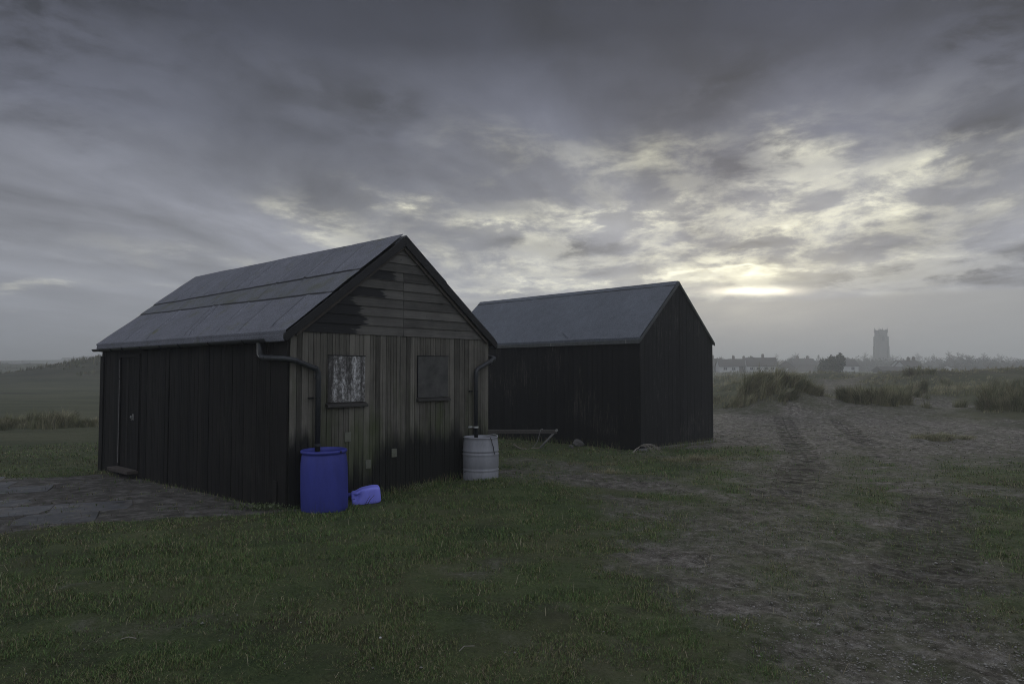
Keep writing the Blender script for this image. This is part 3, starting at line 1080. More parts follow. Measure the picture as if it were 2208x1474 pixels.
# ------------------------------------------------------------------ shed one (near, weathered front)
def felt_slope(name, S, side, matname, parent, over=0.0, seams=(), wrinkles=(), drop=.07, ny=190, nt=90, amp=1., bandlim=None, lift=.035, gap=None, seed=3):
    """one side of a felted roof: a sheet laid over the slope with laps, wrinkles and a turned-down eave"""
    hw = S.W / 2 + S.os
    rise = S.zr - S.ze
    sl = math.hypot(hw, rise)
    ux, uz = hw / sl, rise / sl                 # up-slope direction
    nx, nz = -uz, ux                            # outward normal (left side)
    ys = np.linspace(-S.of, S.L + S.of, ny)
    # arc-length samples: turned-down strip, roll, slope
    ss = np.concatenate([np.linspace(-drop - .035, -.035, 5), np.linspace(-.03, .03, 8), np.linspace(.045, sl, nt)])
    Yg, Sg = np.meshgrid(ys, ss, indexing='ij')
    t = Sg / sl
    h = np.zeros_like(Sg)
    seam_and_shade = np.zeros_like(Sg)
    band = np.zeros_like(Sg)
    for (t0, t1, st) in seams:                  # lap lines: from near end to far end
        line = t0 + (t1 - t0) * (Yg / S.L) + .006 * fbm(Yg, Yg * 0, .8, 3, seed + 11)
        h += st * sstep(-.003, .003, t - line)
        seam_and_shade = np.maximum(seam_and_shade, sstep(.009, .004, np.abs(t - line + .003)) * sstep(-.75, -.2, fbm(Yg, Yg * 0, .35, 2, seed + 5)))
    if bandlim:
        (a0, a1), (b0, b1) = bandlim
        l0 = a0 + (a1 - a0) * Yg / S.L
        l1 = b0 + (b1 - b0) * Yg / S.L
        band = sstep(-.005, .005, t - l0) * sstep(.005, -.005, t - l1)
    for (y0, skew, ta, tb, hh, ww) in wrinkles:
        line = y0 + skew * (t - ta) + .02 * fbm(t, t * 0, .12, 2, seed + int(y0 * 10))
        k = np.exp(-.5 * ((Yg - line) / ww) ** 2) * sstep(ta - .01, ta + .04, t) * sstep(tb + .01, tb - .04, t)
        h += 1.9 * hh * k
        seam_and_shade = np.maximum(seam_and_shade, np.clip(hh / .011 + .25, 0, 1) * .85 * np.exp(-.5 * ((Yg - line - .018) / .014) ** 2) * sstep(ta - .01, ta + .02, t) * sstep(tb + .01, tb - .02, t))  # dark streak beside each wrinkle: its shading painted into the felt colour
    h += amp * (.010 * fbm(Yg, Sg, .9, 3, seed) + .004 * fbm(Yg, Sg, .22, 2, seed + 1)) * sstep(0, .12, Sg)
    h += lift * sstep(0, .0, t)
    # position
    ex, ez = -S.os, S.ze
    X = np.where(Sg > .03, ex + ux * Sg, 0.)
    Z = np.where(Sg > .03, ez + uz * Sg, 0.)
    # rounded turn: blend from vertical drop to slope
    k = np.clip((Sg + .03) / .06, 0, 1)
    ang_top = math.atan2(uz, ux)
    rad = .055
    th_ = (1 - k) * (math.pi / 2) + k * ang_top        # direction of travel angle
    # integrate roll numerically
    order = ss
    dS = np.diff(order, prepend=order[0])
    px = np.zeros(len(ss))
    pz = np.zeros(len(ss))
    for i in range(1, len(ss)):
        a_ = th_[0, i]
        if ss[i] <= -.03:
            a_ = math.pi / 2
        px[i] = px[i - 1] + math.cos(a_) * dS[i]
        pz[i] = pz[i - 1] + math.sin(a_) * dS[i]
    j0 = int(np.argmin(np.abs(ss - .045)))
    px += (ex + ux * ss[j0]) - px[j0]
    pz += (ez + uz * ss[j0]) - pz[j0]
    X = np.broadcast_to(px, Sg.shape) + nx * h
    Z = np.broadcast_to(pz, Sg.shape) + nz * h
    # eave line sags slightly
    Z = Z + .012 * fbm(Yg, Yg * 0, 1.6, 2, seed + 8) * sstep(.8, 0., t)
    if side == 'right':
        X = S.W - X
    V = np.column_stack([X.ravel(), Yg.ravel(), Z.ravel()])
    n2 = len(ss)
    i = np.arange(ny - 1)[:, None] * n2
    j = np.arange(n2 - 1)[None, :]
    F = np.stack([i + j, i + n2 + j, i + n2 + j + 1, i + j + 1], -1).reshape(-1, 4)
    if side == 'left':
        F = F[:, ::-1]
    o = mesh_np(name, V, F, M[matname], parent, smooth=True, attrs=dict(seam_and_shade=seam_and_shade.ravel(), band=band.ravel()))
    sol = o.modifiers.new('thick', 'SOLIDIFY')
    sol.thickness = .008
    sol.offset = -1
    return o


def curve_slope_pts(S, x):
    hw = S.W / 2 + S.os
    return S.ze + (S.zr - S.ze) * (1 - abs(x - S.W / 2) / hw)


def build_shed_one():
    S = S1
    root = empty('timber_shed', (S.c[0], S.c[1], 0), S.th)
    tag(root, 'nearer weathered timber shed with grey plank front, two boarded windows and mossy felt roof', 'shed', 'old black sheds on the dune')
    rnd = random.Random(5)
    roof_under = lambda x: curve_slope_pts(S, x) - .075
    # front wall of vertical boards
    mb = MB()
    top = lambda x: min(2.225, roof_under(x))
    board_run(mb, .0, S.W, -.25, top, .0, .02, (.072, .105), .006, 'front', rnd)
    mb.box(.02, S.W - .02, .0, .05, -.25, 2.15, .2)
    mb.build('front_wall', M['front'], root)
    # gable: lapped horizontal boards, joined in the middle
    mb = MB()
    rowh = .129
    z = 2.215
    k = 0
    hw = S.W / 2
    while z < S.zr - .16:
        z1 = z + rowh + .012
        def xl(zz):
            f = (S.zr - .085 - zz) / (S.zr - S.ze)
            return max(f, .01) * (hw + S.os)
        segs = [(-1, 1)] if k in (7, 8, 9) else [(-1, 0), (0, 1)]
        for (a, b_) in segs:
            t = min(max(rnd.gauss(.5, .18), .1), .9)
            e0, e1 = xl(z), xl(z1)
            jx = S.W / 2 + .02
            L0 = jx - e0 if a < 0 else jx + .003
            L1 = jx - e1 if a < 0 else jx + .003
            R0 = jx + e0 - .03 if b_ > 0 else jx - .003
            R1 = jx + e1 - .03 if b_ > 0 else jx - .003
            L0, L1 = max(L0, .0), max(L1, .0)
            R0, R1 = min(R0, S.W), min(R1, S.W)
            yo, yi = -.036, -.018              # foot of each board stands out over the one below
            vs = [(L0, yo, z), (R0, yo, z), (R1, yi, z1), (L1, yi, z1), (L0, .0, z), (R0, .0, z), (R1, .0, z1), (L1, .0, z1)]
            mb._add(vs, [(0, 1, 2, 3), (4, 7, 6, 5), (0, 4, 5, 1), (3, 2, 6, 7), (0, 3, 7, 4), (1, 5, 6, 2)], t)
        z += rowh
        k += 1
    mb.build('gable_boards', M['gable'], root)
    # left wall: black boards, a seam, the near corner board
    mb = MB()
    board_run(mb, .17, 3.545, -.25, lambda s: 2.17, .0, .02, (.10, .14), .006, 'left', rnd, ragged=0)
    board_run(mb, 3.585, 4.74, -.25, lambda s: 2.17, .0, .02, (.10, .14), .006, 'left', rnd)
    board_run(mb, 5.68, S.L, -.25, lambda s: 2.17, .0, .02, (.10, .14), .006, 'left', rnd)
    board_run(mb, 4.74, 5.68, 2.02, lambda s: 2.17, .0, .02, (.10, .14), .006, 'left', rnd)
    board_run(mb, .0, .165, -.25, lambda s: 2.17, -.006, .026, (.165, .17), .004, 'left', rnd, groove=False)
    mb.box(.0, .05, .0, S.L, -.25, 2.15, .2)
    o = mb.build('side_wall', M['black'], root)
    tag(o, 'black tarred plank side wall')
    mb = MB()
    mb.box(S.W - .05, S.W, .03, S.L, -.25, 2.15, .3)
    board_run(mb, .05, S.W - .05, -.25, lambda x: roof_under(x), S.L + .02, .02, (.10, .14), .006, 'front', rnd)
    mb.build('rear_wall', M['black'], root)
    # far corner batten
    mb = MB()
    mb.box(-.045, .0, S.L - .02, S.L + .025, -.1, 2.0)
    mb.box(-.045, -.021, S.L - .14, S.L - .021, -.1, 2.0)
    mb.build('corner_board', M['black'], root, bevel=.003)
    # split board leaning at the foot of the wall
    mb = MB()
    mb.box(-.045, -.03, .20, .285, -.1, .33, .9, Matrix.Rotation(R(1.5), 4, 'X'))
    mb.build('split_board', M['black'], root)
    # door
    mb = MB()
    board_run(mb, 4.80, 5.62, .06, lambda s: 1.955, .004, .018, (.10, .13), .006, 'left', rnd)
    mb.box(-.004, .03, 4.80, 5.62, .06, 1.955, .2)
    door = mb.build('door', M['black'], root)
    mb = MB()
    mb.box(-.042, .0, 4.742, 4.80, .02, 1.965)
    mb.box(-.042, .0, 5.62, 5.678, .02, 1.965)
    mb.box(-.042, .0, 4.742, 5.678, 1.965, 2.018)
    mb.build('door_frame', M['black'], root, bevel=.003)
    mb = MB()
    mb.box(-.052, -.044, 5.612, 5.632, .12, 1.58)
    mb.box(-.051, -.044, 5.616, 5.630, 1.60, 1.93)
    o = mb.build('draught_strip', M['rawwood'], door)
    tag(o, 'pale bare strip down the door edge')
    mb = MB()
    mb.lathe([(.001, -.052), (.020, -.050), (.024, -.04), (.016, -.025), (.011, -.018), (.011, 0.)], 16)
    kn = mb.build('door_handle', M['metal'], door, smooth=True)
    kn.rotation_euler = (0, R(90), 0)
    kn.location = (-.012, 5.04, .94)
    mb = MB()
    mb.tube([(-.035, 5.055, .925), (-.04, 5.06, .90), (-.035, 5.065, .88)], .006, 6)
    mb.box(-.022, -.014, 5.01, 5.07, .89, .99)
    mb.build('lock_plate', M['metal'], door)
    mb = MB()
    mb.box(-.20, -.02, 4.74, 5.68, .005, .06, .5)
    mb.build('door_step', M['batten'], root, bevel=.006)
    # battens of the seam in the side wall
    # boarded windows
    mb = MB()
    mb.box(.54, 1.112, -.040, -.018, 1.31, 1.918)
    w1 = mb.build('boarded_window', M['peel'], root, bevel=.002)
    tag(w1, 'boarded window with peeling white paint')
    mb = MB()
    mb.prism([(-.085, 1.245), (-.085, 1.275), (-.022, 1.306), (-.022, 1.245)], .510, 1.140, axis='x')
    mb.build('sill', M['sill'], w1, bevel=.004)
    mb = MB()
    mb.box(.535, 1.118, -.046, -.018, 1.9195, 1.930)
    mb.build('window_trim', M['trim'], w1)
    mb = MB()
    mb.box(2.042, 2.622, -.038, -.018, 1.335, 1.938)
    w2 = mb.build('boarded_window', M['greypanel'], root, bevel=.002)
    tag(w2, 'boarded window with plain grey panel')
    mb = MB()
    mb.prism([(-.075, 1.283), (-.075, 1.308), (-.022, 1.331), (-.022, 1.283)], 2.022, 2.652, axis='x')
    mb.build('sill', M['sill'], w2, bevel=.004)
    mb = MB()
    mb.box(2.034, 2.630, -.044, -.018, 1.9395, 1.948)
    mb.box(2.034, 2.041, -.041, -.018, 1.335, 1.9395)
    mb.build('window_trim', M['trim'], w2)
    # three small square plates over the bolts
    for (x, z, s_) in [(.852, .848, .047), (1.623, .578, .043), (1.183, .462, .043)]:
        mb = MB()
        mb.box(x - s_, x + s_, -.036, -.022, z - s_ * 1.35, z + s_ * 1.35)
        pl = mb.build('square_plate', M['plate'], root, bevel=.003)
    # roof deck and felt
    hwv = S.W / 2 + S.os
    mb = MB()
    def deck(side):
        x0, x1 = (-S.os + .015, S.W / 2) if side < 0 else (S.W + S.os - .015, S.W / 2)
        z0, z1 = curve_slope_pts(S, x0) - .075, S.zr - .075
        prof = [(x0, z0), (x0, z0 + .045), (x1, z1 + .045), (x1, z1)]
        if side > 0:
            prof = prof[::-1]
        mb.prism(prof, -S.of + .035, S.L + S.of - .01)
    deck(-1)
    deck(1)
    roof = mb.build('roof', M['trim'], root)
    wr = [(1.25, .5, .56, .97, .009, .03), (2.05, .35, .56, .97, .006, .02), (3.05, .55, .62, .97, .016, .018), (3.45, .3, .62, .95, .012, .035), (3.95, .45, .60, .93, .010, .02),
          (4.55, .45, .58, .93, .008, .02), (5.15, .35, .58, .9, .010, .025), (5.8, .2, .58, .9, .007, .02), (.55, .4, .6, .97, .008, .03),
          (1.9, .9, 0.04, .40, .007, .022), (2.72, 1.25, .02, .40, .016, .016), (2.9, 1.35, .02, .41, .010, .03), (4.35, 1.0, .02, .41, .012, .02), (5.3, .8, .02, .41, .009, .022), (1.2, .7, .03, .38, .006, .03),
          (3.6, .7, .42, .58, .006, .02), (4.9, .6, .42, .56, .007, .02), (.35, .5, .04, .38, .010, .05), (2.0, .9, .40, .58, .004, .03)]
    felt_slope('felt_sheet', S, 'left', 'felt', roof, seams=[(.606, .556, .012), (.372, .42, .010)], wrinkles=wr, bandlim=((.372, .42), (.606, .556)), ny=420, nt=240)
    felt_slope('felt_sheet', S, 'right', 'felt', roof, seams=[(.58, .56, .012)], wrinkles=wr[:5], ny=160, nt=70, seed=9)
    # ridge cap of folded felt in laps
    mb = MB()
    yb = -S.of - .004
    ks = 0
    while yb < S.L + S.of:
        ye = min(yb + rnd.uniform(1.0, 1.5), S.L + S.of + .004)
        lift = .024 + .006 * (ks % 2)
        sk = rnd.uniform(-.006, .006)
        prof = []
        for (q, hh) in [(-.17, 0.0), (-.12, .004), (-.04, .010), (0, .004), (.04, .010), (.12, .004), (.17, 0.0)]:
            x = S.W / 2 + q
            prof.append((x, curve_slope_pts(S, x) + lift + hh * .5 + sk))
        prof += [(x, z - .006) for x, z in prof[::-1]]
        mb.prism(prof[::-1], yb, ye + .03 if ye < S.L else ye, rnd.random())
        yb = ye
        ks += 1
    mb.build('ridge_cap', M['feltcap'], roof, bevel=.002)
    # barge boards: black, rounded foot on the right
    def barge(sgn):
        mb = MB()
        n = 22
        xs0 = S.W / 2 - sgn * .0
        pts_t, pts_b = [], []
        xe = (S.W / 2 + sgn * (hwv + .002))
        for i in range(n + 1):
            x = S.W / 2 + (xe - S.W / 2) * i / n
            zt = curve_slope_pts(S, x)
            pts_t.append((x, zt + .012))
            pts_b.append((x, zt - .125 + (.02 * (i / n))))
        # round the foot
        ce = []
        xt, zt = pts_t[-1]
        xb, zb = pts_b[-1]
        for kk in range(1, 7):
            w = math.pi * kk / 7
            cxm, czm = (xt + xb) / 2, (zt + zb) / 2
            r_ = (zt - zb) / 2
            ce.append((cxm + sgn * math.sin(w) * r_ * .62, czm + math.cos(w) * r_))
        pf = pts_t + ce + pts_b[::-1]
        if sgn > 0:
            pf = pf[::-1]
        mb.prism(pf, -S.of - .022, -S.of + .012)
        b_ = mb.build('barge_board', M['trim'], root, bevel=.006)
        mb = MB()
        pf = []
        e = .16
        for i in range(n + 1):
            x = S.W / 2 + sgn * (hwv - e) * i / n
            pf.append((x, curve_slope_pts(S, x) - .115))
        for i in range(n, -1, -1):
            x = S.W / 2 + sgn * (hwv - e) * i / n
            pf.append((x, curve_slope_pts(S, x) - .165))
        if sgn > 0:
            pf = pf[::-1]
        mb.prism(pf, -.062, -.037)
        mb.build('verge_batten', M['batten'], root, bevel=.003)
    barge(-1)
    barge(1)
    # eave fascia + gutter with brackets
    mb = MB()
    mb.box(-.075, -.05, .02, S.L + .03, 2.085, 2.165)
    mb.build('fascia', M['trim'], root)
    mb = MB()
    gx, gz, gr = -.125, 2.128, .045
    for (y0, y1) in [(.32, 2.35), (2.36, 4.4), (4.41, S.L + .12)]:
        n = 12
        prof = [(gx + gr * math.cos(math.pi + math.pi * i / n), gz + gr * math.sin(math.pi + math.pi * i / n)) for i in range(n + 1)]
        prof += [(gx + (gr - .004) * math.cos(2 * math.pi - math.pi * i / n), gz + (gr - .004) * math.sin(2 * math.pi - math.pi * i / n)) for i in range(n + 1)]
        mb.prism(prof, y0, y1)
    gut = mb.build('gutter', M['pipe'], root)
    for y in [.9, 1.9, 2.9, 3.6, 4.4, 5.2, 5.75, 6.3]:
        mb = MB()
        mb.tube([(gx + (gr + .005) * math.cos(math.pi + math.pi * i / 10), y, gz + (gr + .005) * math.sin(math.pi + math.pi * i / 10)) for i in range(11)], .007, 6)
        mb.tube([(-.05, y, 2.13), (-.125, y, gz - gr - .004)], .006, 6)
        mb.build('gutter_bracket', M['trim'], gut)
    # downpipe 1: round the near corner and into the blue barrel
    def pipe(pts, r, parent=root, name='downpipe', rad=.06):
        P = [Vector(p) for p in pts]
        out = [P[0]]
        for i in range(1, len(P) - 1):
            a = (P[i - 1] - P[i])
            c = (P[i + 1] - P[i])
            ra = min(rad, a.length * .45, c.length * .45)
            A_ = P[i] + a.normalized() * ra
            C_ = P[i] + c.normalized() * ra
            for t in np.linspace(0, 1, 7):
                out.append((1 - t) ** 2 * A_ + 2 * t * (1 - t) * P[i] + t * t * C_)
        out.append(P[-1])
        mb = MB()
        mb.tube(out, r, 16)
        return mb.build(name, M['pipe'], parent, smooth=True), mb
    p1, _ = pipe([(-.10, .545, 2.13), (-.085, .545, 1.895), (-.085, -.02, 1.872), (.01, -.085, 1.855), (.362, -.085, 1.735), (.362, -.085, .70)], .034)
    mb = MB()
    for (a, b_) in [((-.085, .50, 1.893), (-.085, .42, 1.890)), ((-.085, .30, 1.885), (-.085, .255, 1.883)), ((.03, -.085, 1.849), (.07, -.085, 1.835)), ((.30, -.085, 1.757), (.335, -.085, 1.745)),
                    ((.362, -.085, 1.66), (.362, -.085, 1.615)), ((.362, -.085, .80), (.362, -.085, .765))]:
        mb = MB()
        mb.tube([a, b_], .0385, 16)
        o = mb.build('pipe_socket', M['pipe'], p1)
        auto_smooth(o)
    mb = MB()
    mb.box(.25, .33, -.05, -.018, 1.368, 1.388)
    mb.tube([(.322, -.085, 1.378), (.362, -.128, 1.378), (.402, -.085, 1.378), (.362, -.05, 1.378)], .006, 6)
    mb.build('pipe_clip', M['trim'], p1)
    mb = MB()
    mb.tube([(-.115, .60, 2.12), (-.11, .60, 1.93), (-.09, .57, 1.89)], .007, 6)
    o = mb.build('hanging_cable', M['metal'], p1)
    # downpipe 2: from behind the right corner into the white barrel
    p2, _ = pipe([(S.W + .09, .30, 2.10), (S.W + .09, .20, 1.97), (S.W + .09, -.05, 1.93), (S.W + .06, -.085, 1.918), (3.165, -.085, 1.735), (3.165, -.085, .68)], .034)
    mb = MB()
    for (a, b_) in [((3.50, -.085, 1.868), (3.46, -.085, 1.85)), ((3.26, -.085, 1.778), (3.22, -.085, 1.760)), ((3.165, -.085, 1.66), (3.165, -.085, 1.62))]:
        mb = MB()
        mb.tube([a, b_], .0385, 16)
        o = mb.build('pipe_socket', M['pipe'], p2)
        auto_smooth(o)
    mb = MB()
    mb.tube([(3.165, -.085, .868), (3.165, -.085, .842)], .040, 16)
    mb.box(3.06, 3.13, -.05, -.018, .845, .87)
    o = mb.build('pipe_collar', M['collar'], p2)
    auto_smooth(o)
    mb = MB()
    mb.box(3.07, 3.13, -.05, -.018, 1.40, 1.42)
    mb.tube([(3.125, -.085, 1.41), (3.165, -.128, 1.41), (3.205, -.085, 1.41), (3.165, -.05, 1.41)], .006, 6)
    mb.build('pipe_clip', M['trim'], p2)


M['feltcap'] = m_felt('ridge_felt', (.12, .125, .13), 0., seam_and_shade=False)
build_shed_one()


# ------------------------------------------------------------------ shed two (behind, black)
def build_shed_two():
    S = S2
    root = empty('timber_shed', (S.c[0], S.c[1], 0), S.th)
    tag(root, 'plain black shed standing behind, with smooth grey felt roof and no windows', 'shed', 'old black sheds on the dune')
    rnd = random.Random(11)
    under = lambda x: curve_slope_pts(S, x) - .03
    mb = MB()
    board_run(mb, 0, S.W, .055, under, .0, .018, (.14, .16), .003, 'front', rnd, groove=False, jitter=.0015)
    mb.box(.02, S.W - .02, .0, .05, -.1, 2.3, .3)
    o = mb.build('gable_wall', M['black2g'], root)
    mb = MB()
    board_run(mb, .0, S.L, -.05, lambda s: S.ze - .02, .0, .018, (.14, .16), .003, 'left', rnd, groove=False, jitter=.0015)
    mb.box(.0, .05, .02, S.L, -.1, 2.38, .3)
    mb.build('side_wall', M['black2'], root)
    mb = MB()
    mb.box(S.W - .05, S.W, .05, S.L, -.1, 2.38, .3)
    board_run(mb, .05, S.W - .05, -.05, under, S.L + .018, .018, (.14, .16), .003, 'front', rnd, groove=False)
    mb.build('rear_wall', M['black2'], root)
    # join line between gable and wall
    mb = MB()
    mb.box(-.018, S.W + .03, -.03, .04, -.2, .055)
    mb.build('plinth', M['concrete'], root, bevel=.006)
    mb = MB()
    for sgn in (-1, 1):
        x0 = S.W / 2 + sgn * (S.W / 2 + S.os - .005)
        prof = [(x0, S.ze - .045), (x0, S.ze - .012), (S.W / 2, S.zr - .012), (S.W / 2, S.zr - .045)]
        if sgn > 0:
            prof = prof[::-1]
        mb.prism(prof, -S.of + .01, S.L + S.of - .01)
    roof = mb.build('roof', M['trim'], root)
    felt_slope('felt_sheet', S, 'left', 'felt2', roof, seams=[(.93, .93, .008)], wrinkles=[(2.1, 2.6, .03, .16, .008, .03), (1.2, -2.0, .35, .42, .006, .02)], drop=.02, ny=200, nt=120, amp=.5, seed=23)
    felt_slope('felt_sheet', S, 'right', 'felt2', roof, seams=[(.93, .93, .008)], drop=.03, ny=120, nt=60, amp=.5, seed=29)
    # ridge cap in lapped lengths
    mb = MB()
    yb = -S.of - .004
    k = 0
    while yb < S.L:
        ye = min(yb + 1.2, S.L + S.of + .004)
        prof = []
        for q in (-.12, -.05, 0, .05, .12):
            x = S.W / 2 + q
            prof.append((x, curve_slope_pts(S, x) + .020 + .006 * (k % 2)))
        prof += [(x, z - .006) for x, z in prof[::-1]]
        mb.prism(prof[::-1], yb, ye + .03 if ye < S.L else ye)
        yb = ye
        k += 1
    mb.build('ridge_cap', M['felt2'], roof, bevel=.002)
    mb = MB()
    mb.box(-.052, -.022, -.03, S.L + .03, S.ze - .105, S.ze - .022)
    mb.build('fascia', M['fascia'], root, bevel=.004)
    for y in (.32, 2.6, 4.9):
        mb = MB()
        mb.box(-.056, -.052, y, y + .03, S.ze - .103, S.ze - .024)
        mb.build('fascia_joint', M['rawwood'], root)
    for sgn in (-1, 1):
        mb = MB()
        xe = S.W / 2 + sgn * (S.W / 2 + S.os + .03)
        z = lambda x: curve_slope_pts(S, x)
        prof = [(S.W / 2, S.zr + .012), (xe, z(xe) + .012), (xe, z(xe) - .055), (S.W / 2, S.zr - .06)]
        if sgn > 0:
            prof = prof[::-1]
        mb.prism(prof, -S.of - .030, -S.of + .006)
        mb.build('barge_board', M['fascia'], root, bevel=.004)


build_shed_two()


# ------------------------------------------------------------------ barrels, can
def smooth_sub(o, lv=1):
    m_ = o.modifiers.new('sub', 'SUBSURF')
    m_.levels = lv
    m_.render_levels = lv
    for p in o.data.polygons:
        p.use_smooth = True


def build_blue_barrel():
    x, y = -2.318, 9.06
    z0 = hz(x, y) - .02
    root = empty('rain_barrel', (x, y, z0))
    root.rotation_euler = (R(.6), R(-1.3), .4)
    tag(root, 'open blue plastic barrel under the downpipe at the near shed corner', 'barrel', 'rain barrels under the downpipes')
    Ht = .765
    r = .284
    prof = [(.02, 0), (r - .03, 0), (r - .008, .015), (r, .05), (r + .002, .3), (r, .5), (r - .004, .60), (r - .012, .66), (r - .020, .70), (r - .022, .715), (r - .008, .722), (r - .002, .735), (r - .004, .752), (r - .014, .758), (r - .026, .752), (r - .030, .72), (r - .024, .5), (r - .014, .3), (r - .014, .06)]
    mb = MB()
    wob = lambda w, z: 1 + .010 * math.cos(2 * w + 1.1) * (z / .76) + .005 * math.cos(3 * w)
    mb.lathe(prof, 72, wob=wob)
    b = mb.build('barrel_body', M['blue'], root, smooth=True)
    mb = MB()
    mb.lathe([(.001, .60), (r - .028, .60)], 48)
    mb.build('rain_water', M['water'], root)
    mb = MB()
    mb.box(.0, .03, -.006, .006, .728, .752, .5, Matrix.Translation((.155, -.215, 0)) @ Matrix.Rotation(R(-50), 4, 'Z'))
    mb.build('rim_notch', M['trim'], b)


def build_white_barrel():
    x, y = -.473, 11.08
    z0 = hz(x, y) - .05
    root = empty('rain_barrel', (x, y, z0), .3)
    tag(root, 'dirty white ribbed plastic barrel by the right corner of the near shed', 'barrel', 'rain barrels under the downpipes')
    r = .268
    dz = .73 - z0 - .0
    s = dz / .72
    prof = [(.02, 0), (r - .02, 0), (r - .004, .02), (r, .05), (r, .165), (r - .004, .178), (r + .004, .192), (r + .005, .204), (r - .004, .222), (r - .004, .23), (r + .002, .245), (r + .002, .40),
            (r + .001, .43), (r + .006, .442), (r + .006, .456), (r - .005, .470), (r - .005, .482), (r + .006, .494), (r + .006, .508), (r + .000, .522), (r - .003, .6), (r - .010, .66), (r - .016, .70), (r - .010, .706), (r - .008, .716), (r - .016, .722), (r - .026, .716), (r - .030, .66), (r - .02, .4), (r - .02, .06)]
    prof = [(a, b * s) for a, b in prof]
    mb = MB()
    wob = lambda w, z: 1 + .008 * math.cos(2 * w + .3) * (z / .72)
    mb.lathe(prof, 72, wob=wob)
    b = mb.build('barrel_body', M['white'], root, smooth=True)
    mb = MB()
    mb.lathe([(.001, .655 * s), (r - .031, .655 * s)], 48)
    mb.build('rain_water', M['soil'], root)
    # torn rim edge and a hanging cord
    mb = MB()
    rim = [((r - .012) * math.cos(w), (r - .012) * math.sin(w), .722 * s + .010 + .006 * math.sin(5 * w)) for w in np.linspace(-.6, .9, 14)]
    mb.tube(rim, [.004 + .004 * math.sin(math.pi * i / 13) for i in range(14)], 6)
    mb.build('torn_rim', M['collar'], b)
    mb = MB()
    c = []
    for t in np.linspace(0, 1, 14):
        w = R(-52) - .35 + t * .28
        rad = r + .008 - .018 * (1 - t) * (t < .15)
        c.append((rad * math.cos(w) + .003 * math.sin(t * 14), rad * math.sin(w), (.725 - .27 * t) * s))
    mb.tube(c, .005, 6)
    mb.build('cord', M['darktwig'], b)


def build_can():
    x, y = -1.88, 9.42
    z0 = hz(x, y)
    # crumpled jerrycan lying on its side
    me_v = []
    nx_, ny_, nz_ = 22, 12, 12
    lx, ly, lz = .185, .10, .105
    import bmesh
    bm = bmesh.new()
    bmesh.ops.create_cube(bm, size=2)
    bmesh.ops.subdivide_edges(bm, edges=bm.edges[:], cuts=14, use_grid_fill=True)
    for v in bm.verts:
        p = np.array(v.co)
        q = np.abs(p)
        n_ = (q ** 7).sum() ** (1 / 7)
        p = p / n_
        x_, y_, z_ = p * [lx, ly, lz]
        # waist pinch at the neck end, dents
        e = sstep(-.06, -.19, x_)
        y_ *= 1 - .12 * e
        z_ -= .020 * e * (z_ > 0)
        d1 = math.exp(-(((x_ + .10) - .5 * (z_ - .03)) / .028) ** 2) * math.exp(-((z_ - .02) / .07) ** 2)
        y_ += .042 * d1 * (y_ < 0)
        d2 = math.exp(-(((x_ + .16)) / .03) ** 2) * math.exp(-((z_ - .05) / .05) ** 2)
        y_ += .03 * d2 * (y_ < 0)
        z_ -= .018 * math.exp(-((x_ + .12) / .05) ** 2) * (z_ > .05)
        z_ += .006 * math.sin(x_ * 16) * (z_ > .05)
        v.co = (x_, y_, z_)
    me = bpy.data.meshes.new('jerrycan')
    bm.to_mesh(me)
    bm.free()
    root = empty('jerrycan', (x, y, z0 + .105), R(16))
    root.rotation_euler = (R(4), R(-6), R(14))
    tag(root, 'crumpled pale blue plastic can lying on the grass beside the blue barrel', 'jerrycan')
    body = bpy.data.objects.new('can_body', me)
    COL.objects.link(body)
    body.parent = root
    me.materials.append(M['lilac'])
    for p in me.polygons:
        p.use_smooth = True
    mb = MB()
    mb.tube([(-.17, .02, .03), (-.215, .022, .03)], .028, 16)
    mb.tube([(-.214, .022, .03), (-.235, .022, .03)], .034, 16)
    cap = mb.build('screw_cap', M['blue'], root)
    auto_smooth(cap)
    mb = MB()
    mb.tube([(-.12, .095, .0), (-.09, .125, .0), (.02, .130, .0), (.06, .098, .0)], .012, 8)
    mb.build('handle', M['lilac'], root, smooth=True)


build_blue_barrel()
build_white_barrel()
build_can()


